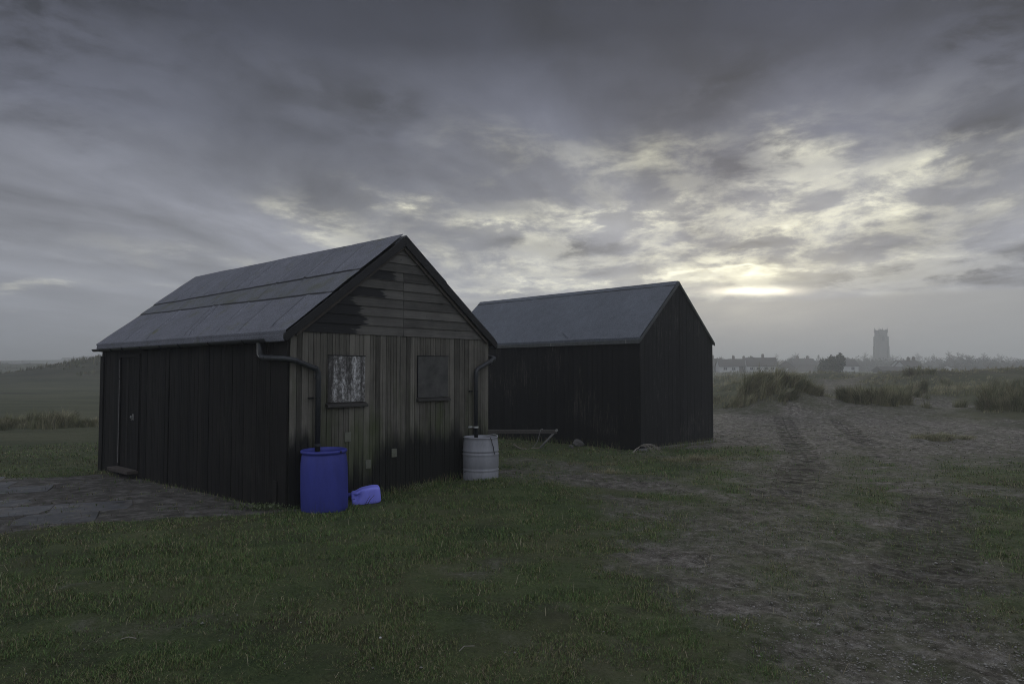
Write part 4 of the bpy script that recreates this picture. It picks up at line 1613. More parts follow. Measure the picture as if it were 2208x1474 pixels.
# ------------------------------------------------------------------ old trailer frame by the second shed
def build_frame():
    root = empty('drawbar_frame', (.98, 16.45, hz(.98, 16.45)))
    tag(root, 'old grey trestle frame with slanting leg and dangling cable beside the black shed', 'frame')
    mb = MB()
    mb.box(-2.0, .03, -.04, .04, .355, .415)
    mb.box(-2.0, .03, -.035, .035, .325, .350)
    mb.build('rail', M['rust'], root, bevel=.004)
    mb = MB()
    mb.tube([(.02, 0, .40), (-.38, -.06, -.02)], .024, 8)
    mb.build('leg', M['rawwood'], root, smooth=True)
    mb = MB()
    mb.tube([(.02, -.045, .40), (.03, .045, .40)], .03, 10)
    mb.build('hinge_bolt', M['metal'], root)
    mb = MB()
    mb.tube([(-.28, .0, .41), (-.30, -.03, .44), (-.335, -.04, .42), (-.37, -.05, .28), (-.41, -.06, .15), (-.50, -.08, .03), (-.55, -.1, .0)], .009, 6)
    mb.build('cable', M['rawwood'], root, smooth=True)
    mb = MB()
    mb.tube([(-.38, -.06, .01), (-.48, -.12, -.0), (-.62, -.2, -.01), (-.78, -.2, .0), (-.88, -.12, .05), (-.95, -.06, .09)], [.02, .024, .024, .022, .02, .016], 8)
    mb.build('skid', M['twig'], root, smooth=True)
    # rubble block
    import bmesh
    for (px, py, s_, lab) in [(1248, 962, .12, 'grey rubble block lying in the grass at the foot of the black shed'), (1232, 965, .05, 'small pale stone beside the rubble block')]:
        gx, gy = ground_pt(px, py)
        bm = bmesh.new()
        bmesh.ops.create_icosphere(bm, subdivisions=2, radius=1)
        rn = random.Random(int(px))
        for v in bm.verts:
            k = 1 + rn.uniform(-.12, .12)
            p = v.co * k
            q = max(abs(p.x), abs(p.y), abs(p.z))
            v.co = Vector((p.x / q ** .6 * 1.1, p.y / q ** .6 * .8, p.z / q ** .6 * .75)) * s_
        me = bpy.data.meshes.new('rubble_stone')
        bm.to_mesh(me)
        bm.free()
        o = bpy.data.objects.new('rubble_stone', me)
        o.location = (gx, gy, hz(gx, gy) + s_ * .5)
        o.rotation_euler = (.3, .4, .6)
        COL.objects.link(o)
        me.materials.append(M['stone'])
        tag(o, lab, 'stone')


build_frame()


# ------------------------------------------------------------------ paving by the door
def build_paving():
    mb = MB()
    rnd = random.Random(3)
    c0 = ground_pt(160, 1070)
    ang = R(24)
    for i in range(-6, 7):
        for j in range(-4, 5):
            sx, sy = .92, .74
            lx = i * sx + (.3 if j % 2 else 0)
            ly = j * sy
            x = c0[0] + lx * math.cos(ang) - ly * math.sin(ang)
            y = c0[1] + lx * math.sin(ang) + ly * math.cos(ang)
            s_, yd = masks(np.array([x]), np.array([y]))
            if yd[0] < .5 or rnd.random() < .45:
                continue
            la_, lb_ = S1.local(x, y)
            if S1.inside(x, y, .42) or la_ > -1.0 or (lb_ < 2.2 and la_ > -1.9):
                continue
            z = hz(x, y)
            Mx = Matrix.Translation((x, y, z + rnd.uniform(-.008, .002))) @ Matrix.Rotation(ang + rnd.uniform(-.05, .05), 4, 'Z') @ Matrix.Rotation(rnd.uniform(-.012, .012), 4, 'X') @ Matrix.Rotation(rnd.uniform(-.012, .012), 4, 'Y')
            w = rnd.uniform(.43, .452)
            h = rnd.uniform(.345, .362)
            pf = []
            for (qx, qy) in [(-1, -1), (0, -1), (1, -1), (1, 0), (1, 1), (0, 1), (-1, 1), (-1, 0)]:
                if qx and qy and rnd.random() < .2:         # broken corner
                    c_ = rnd.uniform(.75, .95)
                    pf.append((qx * w * c_, qy * h * c_))
                else:
                    pf.append((qx * w + rnd.uniform(-.02, .012), qy * h + rnd.uniform(-.02, .012)))
            t_ = rnd.random()
            n_ = len(pf)
            vs = [Mx @ Vector((a, b, -.05)) for a, b in pf] + [Mx @ Vector((a, b, .014)) for a, b in pf]
            mb._add(vs, [tuple(range(n_))[::-1], tuple(range(n_, 2 * n_))] + [(q, (q + 1) % n_, n_ + (q + 1) % n_, n_ + q) for q in range(n_)], t_)
    o = mb.build('paving', M['slab'], None, bevel=.008)
    tag(o, 'cracked damp paving slabs sunk into the ground by the shed door', kind='structure')


def m_slab():
    m, g, b = mat('damp_slabs')
    P = g.coord('Object')
    t = g.attr('tint')[2]
    n = g.noise(P, 4.5, 6, .7)
    sp = g.noise(P, 60, 3, .6)
    col = g.ramp(g.math('ADD', g.math('MULTIPLY', n, .75), g.math('MULTIPLY', t, .2)), [(.34, (.040, .041, .040)), (.54, (.095, .098, .103)), (.74, (.20, .205, .21))])
    dirt = g.rng(g.noise(g.mapping(P, loc=(3, 3, 0)), 2.2, 6, .75), .50, .60)
    col = g.mix(g.math('MULTIPLY', dirt, .8), col, (.12, .11, .097))
    col = g.mix(g.rng(sp, .6, .75, 0, .5), col, (.05, .048, .04))
    g.l.new(col, b.inputs['Base Color'])
    g.l.new(g.rng(n, .35, .65, .35, .75), b.inputs['Roughness'])
    g.l.new(g.bump(g.math('ADD', n, sp), .4, .01), b.inputs['Normal'])
    return m


M['slab'] = m_slab()
build_paving()


# ------------------------------------------------------------------ blades
def blades(name, base, ang, ln, wd, lean, colr, seg=2, curl=1.0, m_=None, parent=None, droop=0.):
    """ribbons: base (n,3), ang azimuth of lean, ln length, wd width, lean 0..1.3 rad from vertical at the tip"""
    n = len(base)
    pts = []
    dirx, diry = np.cos(ang), np.sin(ang)
    pos = base.copy()
    pts.append(pos.copy())
    for k in range(seg):
        f = (k + .5) / seg
        a = lean * (f ** curl) * 1.15 + droop * f * f
        stp = ln / seg
        pos = pos + np.column_stack([np.sin(a) * dirx, np.sin(a) * diry, np.cos(a)]) * stp[:, None]
        pts.append(pos.copy())
    face = ang + np.pi / 2 + rng.uniform(-.9, .9, n)
    sx, sy = np.cos(face), np.sin(face)
    V = []
    C = []
    for k in range(seg):
        w = wd * (1 - .35 * k / seg) * .5
        off = np.column_stack([sx * w, sy * w, np.zeros(n)])
        V += [pts[k] - off, pts[k] + off]
    V.append(pts[seg])
    nv = 2 * seg + 1
    Vv = np.stack(V, 1).reshape(-1, 3)
    i0 = (np.arange(n) * nv)[:, None]
    quads = []
    for k in range(seg - 1):
        quads.append(i0 + np.array([[2 * k, 2 * k + 1, 2 * k + 3, 2 * k + 2]]))
    tri = i0 + np.array([[2 * seg - 2, 2 * seg - 1, 2 * seg]])
    F = ([np.concatenate(quads)] if quads else []) + [tri]
    Cc = np.repeat(colr, nv, axis=0)
    o = mesh_np(name, Vv, F, m_ or M['blades'], parent, smooth=False, attrs=dict(col=Cc))
    return o


def palette(n, cols, wts, jit=.2):
    cols = np.array(cols)
    wts = np.array(wts, float) / sum(wts)
    c = cols[rng.choice(len(cols), n, p=wts)]
    return np.clip(c * (1 + rng.uniform(-jit, jit, (n, 1))), .005, .9)


GREEN = (.112, .178, .054)
DGREEN = (.056, .100, .030)
OLIVE = (.170, .182, .072)
STRAW = (.27, .235, .145)
BROWN = (.085, .066, .042)


def build_turf():
    out_b, out_a, out_l, out_w, out_t, out_c = [], [], [], [], [], []
    # rings of falling density
    for (d0, d1, dens, ln, wd) in [(3.2, 5.0, 9500, .040, .0032), (5.0, 7.5, 5200, .046, .0042), (7.5, 11., 2700, .052, .0058), (11., 16., 900, .058, .009), (16., 24., 260, .066, .014)]:
        half = R(40)
        area = half * (d1 ** 2 - d0 ** 2)
        n = int(area * dens)
        r = np.sqrt(rng.uniform(d0 ** 2, d1 ** 2, n))
        a = rng.uniform(-half, half, n)
        x, y = r * np.sin(a), r * np.cos(a)
        s, yd = masks(x, y)
        clump = fbm(x, y, .16, 3, 91)
        clump2 = fbm(x, y, .9, 3, 95)
        tkf, _, _ = track_field(x, y)
        p = (1 - sstep(.10, 1.0, s + .45 * clump)) * (1 - sstep(.25, .7, yd + .4 * clump)) * (.40 + .85 * sstep(-.3, .35, clump + .5 * clump2)) * (1 - .9 * tkf)
        p = np.maximum(p, .05 * (s > .3) * (clump > .15))
        p = np.maximum(p, .35 * (yd > .2) * (clump > .28) * (d0 > 4))
        keep = (rng.random(n) < p) & ~S1.inside(x, y, -.0) & ~S2.inside(x, y, 0.)
        x, y, s, clump, clump2 = x[keep], y[keep], s[keep], clump[keep], clump2[keep]
        n = len(x)
        z = height(x, y)
        nearw1 = S1.inside(x, y, .22) | S2.inside(x, y, .22)
        # lusher under the front wall and beside the second shed
        a1, b1 = S1.local(x, y)
        lush = sstep(-2.1, -.2, b1) * (a1 > -.6) * (a1 < 5.2) * (b1 < .1)
        lush = np.maximum(lush, ell(x, y, 1575, 972, 1.9, .8))
        lush = np.maximum(lush, .7 * ell(x, y, 620, 1190, 2.2, .8))
        L = ln * .8 * rng.uniform(.45, 1.35, n) * (1 + .5 * nearw1) * (1 + .35 * lush) * (1 - .25 * s) * (1 + .7 * np.clip(clump, -.4, .5))
        tone = sstep(-.35, .4, clump2 + .5 * fbm(x, y, .35, 2, 99)) * (1 - .75 * lush)
        c = palette(n, [GREEN, DGREEN, OLIVE], [4, 3, 2])
        c2 = palette(n, [OLIVE, STRAW, BROWN, GREEN], [4, 2, 3, 3])
        pick = rng.random(n) < (.16 + .66 * tone)
        c[pick] = c2[pick]
        out_b.append(np.column_stack([x, y, z - .006]))
        out_a.append(rng.uniform(0, 2 * np.pi, n))
        out_l.append(L)
        out_w.append(np.full(n, wd) * rng.uniform(.7, 1.2, n))
        out_t.append(rng.uniform(.8, 2.1, n))
        out_c.append(c)
    n = 1300                                   # dead stems lying in the turf
    r = np.sqrt(rng.uniform(3.2 ** 2, 12 ** 2, n))
    a = rng.uniform(-R(40), R(40), n)
    x, y = r * np.sin(a), r * np.cos(a)
    keep = ~S1.inside(x, y, .1)
    x, y = x[keep], y[keep]
    n = len(x)
    out_b.append(np.column_stack([x, y, height(x, y) + .012]))
    out_a.append(rng.uniform(0, 2 * np.pi, n))
    out_l.append(rng.uniform(.05, .15, n))
    out_w.append(np.full(n, .0035))
    out_t.append(rng.uniform(1.5, 2.0, n))
    out_c.append(palette(n, [(.34, .30, .20), (.22, .19, .12), (.07, .055, .035)], [2, 3, 2]))
    B = np.concatenate(out_b)
    o = blades('grass', B, np.concatenate(out_a), np.concatenate(out_l), np.concatenate(out_w), np.concatenate(out_t), np.concatenate(out_c), 2)
    tag(o, 'short worn green turf round the sheds', 'grass', kind='stuff')
    print('turf blades', len(B))


build_turf()


def build_pebbles():
    spots = []
    for (px, py, hw, hd, n) in [(1950, 1380, 1.1, .9, 1500), (2050, 1440, .8, .6, 900), (1750, 1200, 1.6, 1.4, 900), (1600, 1150, 1.3, 1.5, 500), (2150, 1100, 1.2, 1.2, 400), (1300, 1380, 2.4, 1.0, 130), (500, 1400, 1.6, .7, 40)]:
        gx, gy = ground_pt(px, py)
        r = np.sqrt(rng.random(n))
        w = rng.uniform(0, 2 * np.pi, n)
        spots.append(np.column_stack([gx + r * np.cos(w) * hw, gy + r * np.sin(w) * hd]))
    P = np.concatenate(spots)
    n = len(P)
    z = height(P[:, 0], P[:, 1])
    base = np.array([(1, 0, 0), (-1, 0, 0), (0, 1, 0), (0, -1, 0), (0, 0, 1), (0, 0, -1), (.7, .7, .35), (-.7, .6, .4)])
    base = base[:6]
    f = np.array([(0, 2, 4), (2, 1, 4), (1, 3, 4), (3, 0, 4), (2, 0, 5), (1, 2, 5), (3, 1, 5), (0, 3, 5)])
    s = rng.lognormal(math.log(.0042), .42, n)
    rot = rng.uniform(0, 2 * np.pi, n)
    sc = np.column_stack([s * rng.uniform(.8, 1.5, n), s * rng.uniform(.8, 1.3, n), s * rng.uniform(.4, .8, n)])
    V = base[None] * sc[:, None, :] + rng.normal(0, .08, (n, 6, 3)) * s[:, None, None]
    c, s_ = np.cos(rot)[:, None], np.sin(rot)[:, None]
    X = V[..., 0] * c - V[..., 1] * s_ + P[:, :1]
    Y = V[..., 0] * s_ + V[..., 1] * c + P[:, 1:2]
    Z = V[..., 2] + (z + .006)[:, None]
    VV = np.stack([X, Y, Z], -1).reshape(-1, 3)
    F = (np.arange(n) * 6)[:, None, None] + f[None]
    o = mesh_np('gravel', VV, F.reshape(-1, 3), M['pebble'], smooth=True)
    tag(o, 'pale grit and pebbles scattered over the sand', 'gravel', kind='stuff')


build_pebbles()


# ------------------------------------------------------------------ marram grass
MARRAM = [(.25, .24, .13), (.16, .17, .08), (.36, .33, .21), (.085, .095, .042), (.18, .15, .095)]


def marram_blades(cx, cy, rx, ry, n, ln, wind=(1., .1), wk=.45, wd=.006, spread=.9, pal=(3, 3, 2, 3, 2)):
    r = np.sqrt(rng.random(n))
    w = rng.uniform(0, 2 * np.pi, n)
    x = cx + r * np.cos(w) * rx
    y = cy + r * np.sin(w) * ry
    # blades spring from tufts
    k = max(6, int(n / 85))
    tx = cx + np.sqrt(rng.random(k)) * np.cos(ww := rng.uniform(0, 2 * np.pi, k)) * rx
    ty = cy + np.sqrt(rng.random(k)) * np.sin(ww) * ry
    ti = rng.integers(0, k, n)
    m = rng.random(n) < .88
    x[m] = tx[ti[m]] + rng.normal(0, .07, m.sum())
    y[m] = ty[ti[m]] + rng.normal(0, .055, m.sum())
    z = height(x, y) - .02
    ox, oy = (x - cx) / rx, (y - cy) / ry
    tuftdir = rng.uniform(0, 2 * np.pi, k)[ti]
    tl = rng.uniform(.5, 1.25, k)[ti]
    tw_ = rng.uniform(.3, 1.5, k)[ti]
    dx = spread * (ox * .5 + rng.normal(0, .34, n)) + tw_ * wk * wind[0] * 1.9 + .45 * np.cos(tuftdir)
    dy = spread * (oy * .5 + rng.normal(0, .34, n)) + tw_ * wk * wind[1] * 1.9 + .45 * np.sin(tuftdir)
    ang = np.arctan2(dy, dx)
    mag = np.clip(np.hypot(dx, dy), .1, 1.5)
    L = ln * tl * rng.uniform(.55, 1.15, n) * (1 - .3 * r ** 2)
    lean = mag * rng.uniform(.5, 1.15, n)
    ctuft = palette(k, MARRAM, pal, .1)[ti]
    cc = .55 * ctuft + .45 * palette(n, MARRAM, pal, .3)
    return np.column_stack([x, y, z]), ang, L, np.full(n, wd) * rng.uniform(.7, 1.3, n), lean, cc


def marram(name, lab, specs, cat='marram grass', group='marram grass clumps on the dunes', kind=None, seg=4):
    parts = [marram_blades(*s[0], **s[1]) for s in specs]
    cat_ = [np.concatenate([p[i] for p in parts]) for i in range(6)]
    o = blades(name, *cat_, seg=seg, curl=.9, droop=.35)
    tag(o, lab, cat, group if kind is None else None, kind)
    return o


def X(px, Y):
    return (px - 1104) / FPX * Y


def build_marram():
    Y = 30.6
    marram('marram_clump', 'largest marram grass clump, windswept mound just right of the black shed', [
        ((X(1668, Y), Y, 1.5, 1.4, 5200, .78), dict(wk=.55, wd=.014)),
        ((X(1636, Y), Y + .5, .5, .6, 1700, 1.15), dict(wk=.7, wd=.012)),
        ((X(1613, Y), Y + .3, .35, .5, 1200, .85), dict(wk=.4, wd=.012)),
        ((X(1690, Y), Y + .3, .5, .6, 2200, .85), dict(wk=.8, wd=.012)),
        ((X(1728, Y), Y - .1, .8, .8, 3200, .60), dict(wk=.5, wd=.011)),
        ((X(1600, Y), Y, .6, .8, 1400, .45), dict(wk=.3, wd=.010))])
    Y = 29.5
    marram('marram_clump', 'broad marram grass clump on the right bank of the sandy track', [
        ((X(1880, Y), Y, 1.35, 1.3, 4600, .72), dict(wk=-.15, wd=.012)),
        ((X(1850, Y), Y, .7, .8, 2400, .65), dict(wk=-.4, wd=.011)),
        ((X(1920, Y), Y + .2, .8, 1.0, 2600, .55), dict(wk=.2, wd=.011)),
        ((X(1895, 34), 34., 2.6, 2.0, 3800, .6), dict(wk=.2, wd=.013))])
    Y = 26.3
    marram('marram_clump', 'dark marram grass clump cut off by the right edge of the picture', [
        ((X(2190, Y), Y, 1.1, 1.2, 4200, .82), dict(wk=.1, wd=.011)),
        ((X(2225, Y), Y + .8, 1.2, 1.2, 4500, .95), dict(wk=.1, wd=.011)),
        ((X(2145, Y), Y, .5, .6, 1100, .45), dict(wk=-.2, wd=.010))])
    singles = [
        (1760, 36.5, .45, 900, .55, .3, 'small marram tuft in the gap beside the largest clump'),
        (1745, 39, .25, 300, .45, .3, 'tiny dark marram tuft behind the gap in the dunes'),
        (1975, 34.8, .38, 1100, .75, .2, 'upright dark marram tuft behind the broad clump'),
        (2068, 28.6, .20, 300, .50, .05, 'sparse upright marram tuft standing alone on the green flat'),
        (1992, 28.3, .16, 140, .42, .1, 'thin pale marram tuft at the edge of the trampled sand'),
        (2060, 47, .8, 1200, .55, .3, 'round marram tuft at the foot of the far right dune'),
        (2155, 44, .45, 900, .75, .4, 'dark leaning marram tuft on the far right dune'),
        (2175, 42, .4, 700, .65, .3, 'marram tuft on the slope near the right edge'),
        (2035, 50, .5, 700, .6, .3, 'marram tuft halfway up the far right dune'),
        (1972, 54, .75, 1500, .75, -.1, 'dark bushy tuft crowning the left shoulder of the far right dune'),
        (1998, 54, .5, 800, .55, .3, 'low tuft just right of the one crowning the dune shoulder'),
    ]
    for (px, Y, r, n, ln, wk, lab) in singles:
        marram('marram_tuft', lab, [((X(px, Y), Y, r, r, n, ln), dict(wk=wk, wd=.010 * max(1, Y / 30)))], group='single marram tufts')
    # low raised tuft of turf on the sand
    marram('marram_tuft', 'low flattened grass tussock on the trampled sand at the right', [((*ground_pt(2035, 946), .75, .45, 2400, .16), dict(wk=.5, wd=.008)), ((*ground_pt(2005, 950), .4, .3, 900, .20), dict(wk=.3, wd=.008))], group='single marram tufts')
    # dry grass beside the second shed
    marram('dry_grass_tuft', 'pale dry grass tuft on the green patch before the black shed', [((*ground_pt(1478, 992), .38, .3, 900, .15), dict(wk=.4, wd=.006, pal=(3, 1, 2, 0, 3))), ((*ground_pt(1545, 990), .5, .2, 500, .12), dict(wk=.4, wd=.006, pal=(3, 1, 2, 0, 3)))], cat='grass tuft', group='dry tufts by the black shed')
    marram('dry_grass_tuft', 'flattened strip of dry grass between the white barrel and the black shed', [((*ground_pt(1280, 1000), .55, .16, 600, .11), dict(wk=.4, wd=.006, pal=(3, 1, 2, 0, 3)))], cat='grass tuft', group='dry tufts by the black shed')
    marram('dry_grass_tuft', 'dry grass strip lying nearest on the sandy gap right of the white barrel', [((*ground_pt(1330, 1021), .55, .14, 600, .11), dict(wk=.4, wd=.006, pal=(3, 1, 2, 0, 3)))], cat='grass tuft', group='dry tufts by the black shed')
    # left verge of long grass
    S_ = []
    for px in range(-60, 330, 12):
        Y = 26.5 + rng.uniform(-.6, .8) + (px < 20) * 1.0
        S_.append(((X(px, Y), Y, .45, .6, 420, .42 + .28 * (95 < px < 165) + rng.uniform(-.08, .08)), dict(wk=.1, wd=.010)))
    marram('long_grass', 'band of long rough grass across the field left of the near shed', S_, cat='long grass', kind='stuff')
    # scattered dune grass covering the dune field
    specs = []
    cnt = 0
    while cnt < 900:
        d = 31 + 75 * rng.random() ** 1.3
        a = rng.uniform(R(14), R(41))
        x, y = d * math.sin(a), d * math.cos(a)
        s, _ = masks(np.array([x]), np.array([y]))
        if s[0] > .3 or fbm(np.array([x]), np.array([y]), 6, 3, 66)[0] < -.12:
            continue
        cnt += 1
        sc = d / 30
        specs.append(((x, y, .42 * sc, .42 * sc, int(75), .42 * rng.uniform(.35, 1.3)), dict(wk=.35, wd=.011 * sc, pal=(4, 2, 4, 1, 2))))
    marram('dune_grass', 'rough dune grass spread over the dunes before the village', specs, cat='dune grass', kind='stuff', seg=2)
    specs = []
    cnt = 0
    while cnt < 900:
        d = rng.uniform(100, 320)
        a = rng.uniform(R(-41), R(-24)) if rng.random() < .6 else rng.uniform(R(14), R(40))
        x, y = d * math.sin(a), d * math.cos(a)
        if a > 0 and d > 185:
            continue
        if fbm(np.array([x]), np.array([y]), 14, 3, 67)[0] < -.05:
            continue
        cnt += 1
        specs.append(((x, y, 1.6, 1.6, 70, .8 * rng.uniform(.4, 1.1)), dict(wk=.3, wd=.06, pal=(1, 2, 0, 5, 3))))
    marram('heath', 'dark scrubby heath on the distant dune belt', specs, cat='heath', kind='stuff', seg=2)


build_marram()


# ------------------------------------------------------------------ twigs, stalks and weeds near the sheds
def build_bits():
    rn = random.Random(19)
    # bundle of bleached stalks at the black shed's corner
    gx, gy = ground_pt(1380, 974)
    gz = hz(gx, gy)
    mb = MB()
    for i in range(15):
        a = rn.uniform(-1.2, .5)
        L = rn.uniform(.28, .52)
        hh = rn.uniform(.05, .15)
        ex, ey = math.cos(a) * L, -abs(math.sin(a)) * L * .8
        pts = []
        for t in np.linspace(0, 1, 7):
            pts.append((ex * t + rn.uniform(-.008, .008), ey * t, .13 * (1 - t) * (1 - .2 * t) + hh * math.sin(math.pi * t) * .8 + .0))
        mb.tube(pts, [.0045 - .003 * t for t in np.linspace(0, 1, 7)], 5, False)
    for i in range(8):
        L = rn.uniform(.1, .2)
        mb.tube([(0, 0, .12), (-L * .5, -.06, .08), (-L, -.1, .0)], .004, 5, False)
    o = mb.build('stalk_bundle', M['stick'], None)
    o.location = (gx, gy, gz)
    tag(o, 'bundle of bleached stalks arching at the foot of the black shed corner', 'dry stalks')
    # dark bramble twigs by the white barrel
    gx, gy = ground_pt(1050, 1042)
    mb = MB()
    for (pts, r_) in [([(0, 0, 0), (.05, -.02, .08), (.0, -.03, .17), (-.09, -.02, .21)], .006), ([(.02, 0, .05), (-.05, -.03, .12), (-.16, -.02, .15)], .004), ([(-.5, 0, -.02), (-.40, -.04, .07), (-.30, -.05, .12), (-.24, -.05, .18), (-.2, -.04, .19)], .005),
                      ([(-.45, .0, .0), (-.44, -.02, .12), (-.36, -.04, .2)], .003)]:
        mb.tube(pts, [r_ * (1 - .6 * i / (len(pts) - 1)) for i in range(len(pts))], 6)
    o = mb.build('bramble_twig', M['darktwig'], None, smooth=True)
    o.location = (gx, gy - .25, hz(gx, gy - .25) - .01)
    tag(o, 'thin dark bramble twigs leaning on the foot of the white barrel', 'twigs')
    gx, gy = ground_pt(790, 1092)
    mb = MB()
    mb.tube([(0, 0, -.01), (.05, -.02, .07), (.10, -.01, .13)], [.004, .003, .002], 6)
    mb.tube([(-.02, 0, 0), (.03, -.03, .09), (.05, -.02, .12)], [.003, .0025, .0015], 6)
    o = mb.build('grass_stalk', M['darktwig'], None)
    o.location = (gx, gy, hz(gx, gy))
    tag(o, 'dark grass stalk crossing the crumpled blue can', 'stalk')
    # leafy weeds at the near corner
    def weed(px, py, n, s_, lab, c):
        gx, gy = ground_pt(px, py)
        k = n
        base = np.column_stack([gx + rng.normal(0, s_, k), gy + rng.normal(0, s_ * .5, k), np.zeros(k)])
        base[:, 2] = height(base[:, 0], base[:, 1]) + rng.uniform(.0, .07, k)
        o = blades('weed', base, rng.uniform(0, 6.28, k), rng.uniform(.018, .04, k), rng.uniform(.010, .02, k), rng.uniform(.5, 1.5, k), palette(k, [c, (.12, .15, .07), (.06, .085, .035)], [2, 2, 1]), 2)
        tag(o, lab, 'weed', 'leafy weeds along the shed foot')
    weed(590, 1100, 260, .10, 'small leafy weed at the near bottom corner of the dark plank wall', (.16, .19, .11))
    weed(545, 1098, 220, .12, 'low leafy weeds growing where the dark wall meets the paving', (.09, .12, .05))
    weed(905, 1062, 160, .10, 'small pale weed against the middle of the plank front', (.15, .16, .09))
    # tall dry stems along the foot of both sheds
    k = 520
    b_, a_, l_, w_, t_, c_ = [], [], [], [], [], []
    for S, u0, u1, off in [(S1, .2, 3.3, -.05), (S2, .1, 2.9, -.07)]:
        u = rng.uniform(u0, u1, k)
        p = S.c + u[:, None] * S.u + (off - np.abs(rng.normal(0, .07, k)))[:, None] * S.v
        b_.append(np.column_stack([p, height(p[:, 0], p[:, 1]) - .01]))
        l_.append(rng.uniform(.07, .19, k))
    k2 = 500
    v = rng.uniform(.3, 6.5, k2)
    p = S2.c + v[:, None] * S2.v - (.05 + np.abs(rng.normal(0, .09, k2)))[:, None] * S2.u
    b_.append(np.column_stack([p, height(p[:, 0], p[:, 1]) - .01]))
    l_.append(rng.uniform(.07, .24, k2))
    v = rng.uniform(.1, 4.5, 260)
    p = S1.c + v[:, None] * S1.v - (.04 + np.abs(rng.normal(0, .05, 260)))[:, None] * S1.u
    b_.append(np.column_stack([p, height(p[:, 0], p[:, 1]) - .01]))
    l_.append(rng.uniform(.03, .09, 260))
    B = np.concatenate(b_)
    L = np.concatenate(l_)
    n = len(B)
    o = blades('edge_grass', B, rng.uniform(0, 6.28, n), L, np.full(n, .005), rng.uniform(.1, 1.0, n), palette(n, [STRAW, OLIVE, GREEN, BROWN], [2, 3, 3, 2]), 3)
    tag(o, 'longer grass stems left standing along the foot of the shed walls', 'grass', kind='stuff')
    # stray straws and pale pebbles in the turf
    for (px, py, L, a, lab) in [(260, 1398, .09, .2, 'short pale straw lying on the turf at lower left'), (990, 1420, .12, 1.1, 'curved pale straw on the turf at bottom centre')]:
        gx, gy = ground_pt(px, py)
        mb = MB()
        z = hz(gx, gy) + .035
        mb.tube([(gx, gy, z), (gx + L * .5 * math.cos(a), gy + L * .5 * math.sin(a), z + .01), (gx + L * math.cos(a * .7), gy + L * math.sin(a * .7), z)], .0025, 5)
        o = mb.build('straw', M['stick'], None)
        tag(o, lab, 'straw', 'stray straws on the turf')
    gx, gy = ground_pt(820, 1393)
    mb = MB()
    mb.lathe([(.001, -.005), (.006, -.004), (.009, .0), (.006, .005), (.001, .007)], 10)
    o = mb.build('white_pebble', M['limewash'], None, smooth=True)
    o.location = (gx, gy, hz(gx, gy) + .03)
    tag(o, 'single white pebble lying on the turf in the foreground', 'pebble')


build_bits()


# ------------------------------------------------------------------ village
def houseU(name, cx, Y, zb, rot, L, W, he, hr, wall, roofm, lab, wins=(), chims=(), gable_white=False, group='cottages of the distant village', cat='cottage', dormer=None):
    """gabled house: length L along local x, depth W along y; front towards -y. wins: (x, z, w, h)"""
    root = empty(name, (cx, Y, zb), rot)
    tag(root, lab, cat, group)
    mb = MB()
    mb.box(-L / 2, L / 2, -W / 2, W / 2, -1.5, he)
    for s in (-1, 1):
        x0, x1 = (s * L / 2 - .15, s * L / 2) if s > 0 else (s * L / 2, s * L / 2 + .15)
        mb.prism([(-W / 2, he), (W / 2, he), (0, hr - .08)], x0, x1, axis='x')
    mb.build('wall', M[wall], root)
    mb = MB()
    o_ = .3
    dz = (hr - he) / (W / 2) * o_
    e = L / 2 + (.05 if gable_white else .25)
    mb.prism([(-W / 2 - o_, he - dz), (-W / 2 - o_, he - dz + .14), (0, hr + .14), (0, hr)], -e, e, axis='x')
    mb.prism([(W / 2 + o_, he - dz), (0, hr), (0, hr + .14), (W / 2 + o_, he - dz + .14)], -e, e, axis='x')
    rf = mb.build('roof', M[roofm], root)
    for c in chims:
        mb = MB()
        mb.box(c - .35, c + .35, -.35, .35, hr - .6, hr + 1.0)
        mb.tube([(c - .15, 0, hr + 1.), (c - .15, 0, hr + 1.3)], .12, 8)
        mb.tube([(c + .15, 0, hr + 1.), (c + .15, 0, hr + 1.25)], .12, 8)
        mb.build('chimney', M['brick'], rf)
    for (x, z, w, h) in wins:
        mb = MB()
        mb.box(x - w / 2, x + w / 2, -W / 2 - .04, -W / 2 + .02, z, z + h)
        wf = mb.build('window', M['glass'], root)
        mb = MB()
        for q in (x - w / 2 - .06, x + w / 2, x - .03):
            mb.box(q, q + .06, -W / 2 - .07, -W / 2 - .042, z - .06, z + h + .06)
        mb.build('window_frame', M['limewash'], wf)
    if dormer:
        for x in dormer:
            mb = MB()
            mb.prism([(-W / 2 + .3, he + .2), (-W / 2 + .3, he + 1.3), (0, he + 1.3)], x - .8, x + .8, axis='x')
            mb.build('dormer', M['limewash'], root)
    return root


